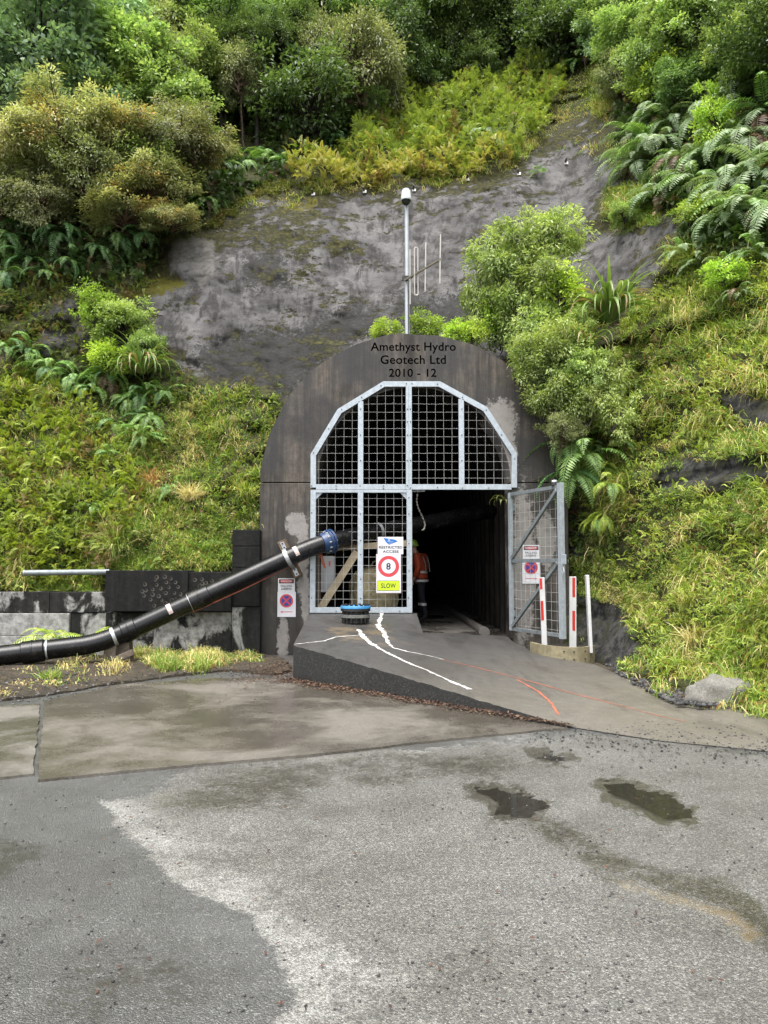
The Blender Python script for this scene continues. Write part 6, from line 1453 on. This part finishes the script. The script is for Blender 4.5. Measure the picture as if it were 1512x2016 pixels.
FLR = [(-350, 560), (90, 560), (270, 560), (330, 470), (430, 430), (470, 395), (560, 350), (690, 300), (790, 190), (1000, 130), (1180, 130), (1230, 300), (1250, 420), (1340, 430), (1350, 500), (1900, 470), (1900, -350), (-350, -350)]
cover('undergrowth', 'shaded leafy undergrowth beneath the forest trees', FLR, 16000, .30, 61, [(0.029, 0.056, 0.016), (0.056, 0.099, 0.026), (0.112, 0.176, 0.048)], LS, lift=.08)
cover('undergrowth', 'leafy undergrowth around the ferns of the left bank', [(-350, 560), (60, 570), (130, 600), (150, 690), (330, 700), (400, 752), (300, 800), (100, 760), (-350, 730)], 2600, .14, 63, [(0.048, 0.093, 0.019), (0.104, 0.168, 0.032), (0.192, 0.272, 0.064)], FT)
cover('undergrowth', 'tangle of small leaves on the slope beside the right pier', [(1100, 760), (1250, 700), (1260, 900), (1230, 1060), (1190, 1110), (1120, 1110), (1118, 960)], 2400, .10, 65, [(0.056, 0.096, 0.019), (0.120, 0.184, 0.035), (0.240, 0.304, 0.072)], FT, keep=lambda X, Y, r: r.random(X.size) < .9)
grass('moss_turf', 'fine brown and green turf hanging on the rock beside the gate', [(1118, 1100), (1180, 1100), (1280, 1160), (1300, 1260), (1250, 1200), (1180, 1180), (1130, 1160)], 1800, 12, .07, 67, straw=.2, yellow=.2, keep=lambda X, Y, r: r.random(X.size) < .9, droop0=.9)
cover('rim_cover', 'small mossy leaves and brown litter on the left rim of the concrete', [(400, 450), (440, 410), (520, 365), (650, 352), (650, 388), (560, 402), (500, 420), (450, 455)], 2400, .085, 87, [(.075, .090, .020), (.150, .165, .035), (.26, .25, .06)], LS, keep=lambda X, Y, r: lookup(X, Y, m_sc) < .9)
cover('ledge_cover', 'ferny weeds and brown litter on the ledge under the hanging ferns', [(-350, 545), (90, 550), (260, 545), (330, 560), (230, 610), (225, 690), (150, 720), (60, 700), (-350, 700)], 3600, .12, 89, [(.06, .085, .02), (.13, .17, .035), (.25, .28, .06)], FT, mound=.15, keep=lambda X, Y, r: fbm(X/30, Y/30, 19) > .38)
# tussocks: one plant each
def tussock(label, px, py, n, L0, colors, seed, loc=None, W0=.007):
    r = np.random.default_rng(seed); q_ = S(px, py) if loc is None else Vector(loc); o = thing('grass_tussock', label, 'grass tussock', q_); pos = r.normal(size=(n, 3))*[.07, .06, .02]
    d0 = nrmz(np.array([0, -.1, 1.0])+r.normal(size=(n, 3))*[.5, .5, .15]); col = pal(colors, r.random(n)); m = r.random(n) < .2; col[m] = pal(STRAW, r.random(m.sum()))
    v, t, c = blade_arrays(pos, d0, L0*(.6+.6*r.random(n)), np.full(n, W0), .25+.7*r.random(n), col, r); ob = link('blades', np_mesh('blades', v, t, c, M_GRASS), None, o); ob['kind'] = 'stuff'; return o
tussock('tall green tussock on the lawn strip above the block wall', 232, 1098, 380, .80, GREEN, 71)
tussock('golden tussock hard against the left edge of the portal', 488, 985, 260, .55, YEL, 72)
tussock('reddish dry tussock below the left bank ferns', 300, 960, 240, .5, RUST, 73)
tussock('straw coloured tussock in the middle of the left bank', 375, 985, 220, .42, STRAW, 74)
tussock('straw tussock near the lower corner of the right bank', 1372, 1275, 220, .40, STRAW, 75)
tussock('bright green tuft by the edge of the paving at far left', 95, 1336, 130, .20, GREEN, 76, loc=G(98, 1338, .02))
tussock('small mossy tuft on the highest block beside the portal', 490, 1040, 150, .16, OLIV, 77, loc=P(492, 1042, 14.0))

# ================================================================== VERGE, LITTER, STONES
def verge_mat():
    t = NT('verge_soil'); p = t.pos(); n1 = t.noise(p, 2.2, 6, .65); n2 = t.noise(p, 14, 5, .7); n3 = t.noise(p, 70, 3, .7)
    c = t.ramp(t.math('ADD', t.math('MULTIPLY', n1, .6), t.math('MULTIPLY', n2, .4)), [(.32, (.022, .020, .012)), (.46, (.055, .042, .026)), (.58, (.10, .075, .045)), (.72, (.16, .145, .115))])
    c = t.mix(t.mr(t.noise(p, 4, 6, .7), .55, .68, 0, .8), c, (.045, .05, .014))
    return t.out(c, .9, t.bump(t.math('ADD', n2, n3), 1, .03))
M_VERGE = verge_mat()
def vz(h): return lambda x, y: h+(fbm(np.asarray(x)*3, np.asarray(y)*3, 15)-.5)*.05
vg = [G(*q) for q in [(-500, 1300), (-100, 1290), (210, 1292), (400, 1289), (516, 1290), (560, 1300), (575, 1322), (540, 1330), (440, 1322), (330, 1335), (200, 1352), (90, 1372), (0, 1382), (-500, 1410)]]
tag(cdt_sheet('verge', vg, vz(.035), M_VERGE, .12, .2, .06, seed=4), 'weedy soil verge at the foot of the block wall', 'verge', kind='structure')
vr = [(3.05, 12.35), (3.5, 11.3), (3.4, 10.6), (3.55, 9.9), (3.6, 9.1), (4.0, 8.72), (5.2, 8.3), (6, 9), (5, 11), (4, 12.6), (3.3, 13.4)]
tag(cdt_sheet('verge', [Vector(a) for a in vr], vz(.04), M_VERGE, .12, .2, .08, seed=6), 'gravelly soil verge at the foot of the right bank', 'verge', kind='structure')
grass('verge_grass', 'bright grass growing along the foot of the block wall', [(270, 1262), (380, 1250), (512, 1255), (514, 1300), (430, 1312), (330, 1322), (262, 1300)], 1500, 10, .15, 81, straw=.3, yellow=.25, z_ground=.04, keep=lambda X, Y, r: (r.random(X.size) < .9) & (Y > 1288-0*X))
grass('verge_grass', 'sparse grass and dry stalks on the far left verge', [(-300, 1300), (200, 1296), (270, 1310), (200, 1340), (60, 1372), (-300, 1390)], 420, 8, .11, 83, straw=.6, yellow=.3, z_ground=.03, keep=lambda X, Y, r: fbm(X/30, Y/12, 5) > .52)
grass('verge_grass', 'grass spilling over the verge below the right bank', [(1190, 1300), (1260, 1320), (1300, 1335), (1380, 1345), (1380, 1370), (1480, 1395), (1600, 1410), (1600, 1440), (1470, 1402), (1330, 1380), (1230, 1335)], 700, 9, .13, 85, straw=.45, yellow=.3, z_ground=.03, keep=lambda X, Y, r: fbm(X/20, Y/10, 7) > .47)
# leaf litter
def litter(name, label, P2, n, seed, colors, size=.028, z0=.012):
    r = np.random.default_rng(seed); m = len(P2); pos = np.c_[P2, np.full(m, 0.0)]; pos[:, 2] = z0+r.random(m)*.012
    fwd = nrmz(np.c_[r.normal(size=(m, 2)), r.normal(size=m)*.15]); up = nrmz(np.c_[r.normal(size=(m, 2))*.35, np.ones(m)])
    tm = (np.array([[0, 0, 0], [.5, .2, .06], [1, 0, 0], [.5, -.2, .06]]), np.array([[0, 1, 2], [0, 2, 3]]))
    return scatter(name, label, 'leaf litter', tm, pos, fwd, up, size*(.5+r.random(m)), pal(colors, r.random(m)), M_DRY)
M_DRY = foliage_mat('dry_leaf', .8, .1, 0, 0)
BROWN = [(.018, .010, .007), (.050, .022, .015), (.095, .050, .03), (.17, .115, .07)]
r = np.random.default_rng(91); t = r.random(4200)**1.5; dd = np.abs(r.normal(size=4200))*.14*(1.25-t*.9)
e2 = np.array([K.x-A.x, K.y-A.y]); nn2 = -np.array([-e2[1], e2[0]])/np.linalg.norm(e2); nn2 = nn2 if nn2[1] < 0 else -nn2
q = np.array([A.x, A.y])+t[:, None]*e2+dd[:, None]*nn2
litter('leaf_litter', 'reddish brown leaf litter drifted along the foot of the ramp face', q, 0, 92, BROWN, .034, z0=.036)
q = np.stack([r.normal(size=1500)*.28-1.62, 11.6+r.normal(size=1500)*.75], 1); q = q[(q[:, 0] < -1.32)]
litter('leaf_litter', 'reddish brown leaf litter between the pier and the ramp corner', q, 0, 93, BROWN, .036, z0=.04)
X = r.uniform(-200, 560, 4000); Y = r.uniform(1292, 1375, 4000); m = (poly_sd(X, Y, [(-200, 1300), (560, 1294), (560, 1328), (330, 1334), (90, 1372), (-200, 1390)]) > 0) & (fbm(X/40, Y/14, 4) > .36); q = np.array([tuple(G(a, b))[:2] for a, b in zip(X[m], Y[m])])
litter('leaf_litter', 'brown leaf litter strewn over the left verge', q, 0, 94, BROWN, .036, .062)
X = r.uniform(1180, 1480, 3000); Y = r.uniform(1300, 1420, 3000); m = poly_sd(X, Y, [(1190, 1300), (1260, 1325), (1390, 1340), (1400, 1385), (1330, 1385), (1250, 1350)]) > -3; q = np.array([tuple(G(a, b))[:2] for a, b in zip(X[m], Y[m])])
litter('leaf_litter', 'brown leaf litter at the foot of the right bank', q, 0, 95, BROWN, .036, .066)
X = r.uniform(-100, 1600, 200); Y = 1440+560*r.random(200)**1.4; q = np.array([tuple(G(a, b))[:2] for a, b in zip(X, Y)])
litter('fallen_needles', 'sparse fallen red brown leaves and needles over the yard', q[(fbm(q[:, 0], q[:, 1], 3) > .47)], 0, 96, [(.03, .014, .010), (.11, .045, .026)], .024, .008)
# stones
OCT = (np.array([[1, 0, 0], [-.9, .1, 0], [0, .8, 0], [.1, -.9, 0], [0, .1, .6], [0, 0, -.5], [.6, .5, .35], [-.5, -.5, .3]]), np.array([[0, 6, 4], [6, 2, 4], [2, 1, 4], [1, 7, 4], [7, 3, 4], [3, 0, 4], [0, 2, 6], [1, 3, 7], [2, 0, 5], [1, 2, 5], [3, 1, 5], [0, 3, 5]]))
def stones(name, label, q, z, size, seed, colors):
    r_ = np.random.default_rng(seed); m_ = len(q); pos = np.c_[q, np.broadcast_to(z, m_)]
    t_ = NT('stone_'+str(seed)); t_.out(t_.mix(t_.noise(t_.pos(), 60, 3), t_.attr('Col', 'Color'), t_.mix(1.0, t_.attr('Col', 'Color'), (.6, .6, .6), 'MULTIPLY')), .8)
    return scatter(name, label, 'gravel', OCT, pos, np.c_[r_.normal(size=(m_, 2)), r_.normal(size=m_)*.2], np.c_[r_.normal(size=(m_, 2))*.2, np.ones(m_)], size*(.4+r_.random(m_)**2*1.4), pal(colors, r_.random(m_)), t_.m)
GR = [(.035, .035, .036), (.10, .098, .092), (.22, .21, .19)]
X = r.uniform(-100, 1600, 2200); Y = 1440+560*r.random(2200)**1.1; q = np.array([tuple(G(a, b))[:2] for a, b in zip(X, Y)]); q = q[fbm(q[:, 0]*1.3, q[:, 1]*1.3, 13)+(r.random(len(q))-.5)*.2 > .52]
stones('loose_gravel', 'small loose stones scattered over the yard', q, .004, .006, 97, GR)
X = r.uniform(1170, 1420, 2600); Y = r.uniform(1290, 1400, 2600); m = poly_sd(X, Y, [(1175, 1298), (1250, 1315), (1340, 1345), (1390, 1375), (1420, 1400), (1330, 1390), (1240, 1345)]) > -6; q = np.array([tuple(G(a, b))[:2] for a, b in zip(X[m], Y[m])])
stones('loose_gravel', 'dark gravel heaped between the timber edging and right bank', q, .06, .03, 98, [(.02, .02, .022), (.07, .07, .07), (.16, .155, .145)])
X = r.uniform(-100, 560, 1500); Y = r.uniform(1300, 1400, 1500); m = poly_sd(X, Y, [(-100, 1350), (330, 1325), (520, 1325), (400, 1345), (200, 1362), (90, 1390), (-100, 1400)]) > -4; q = np.array([tuple(G(a, b))[:2] for a, b in zip(X[m], Y[m])])
stones('loose_gravel', 'loose chips along the edge of the left verge', q, .058, .016, 99, GR)
X = r.uniform(1040, 1600, 900); Y = 1434+.085*(X-1040)+r.normal(size=900)*22; q = np.array([tuple(G(a, b))[:2] for a, b in zip(X, Y)])
stones('loose_gravel', 'line of crumbled chips where the ramp meets the yard', q, .012, .011, 100, GR)
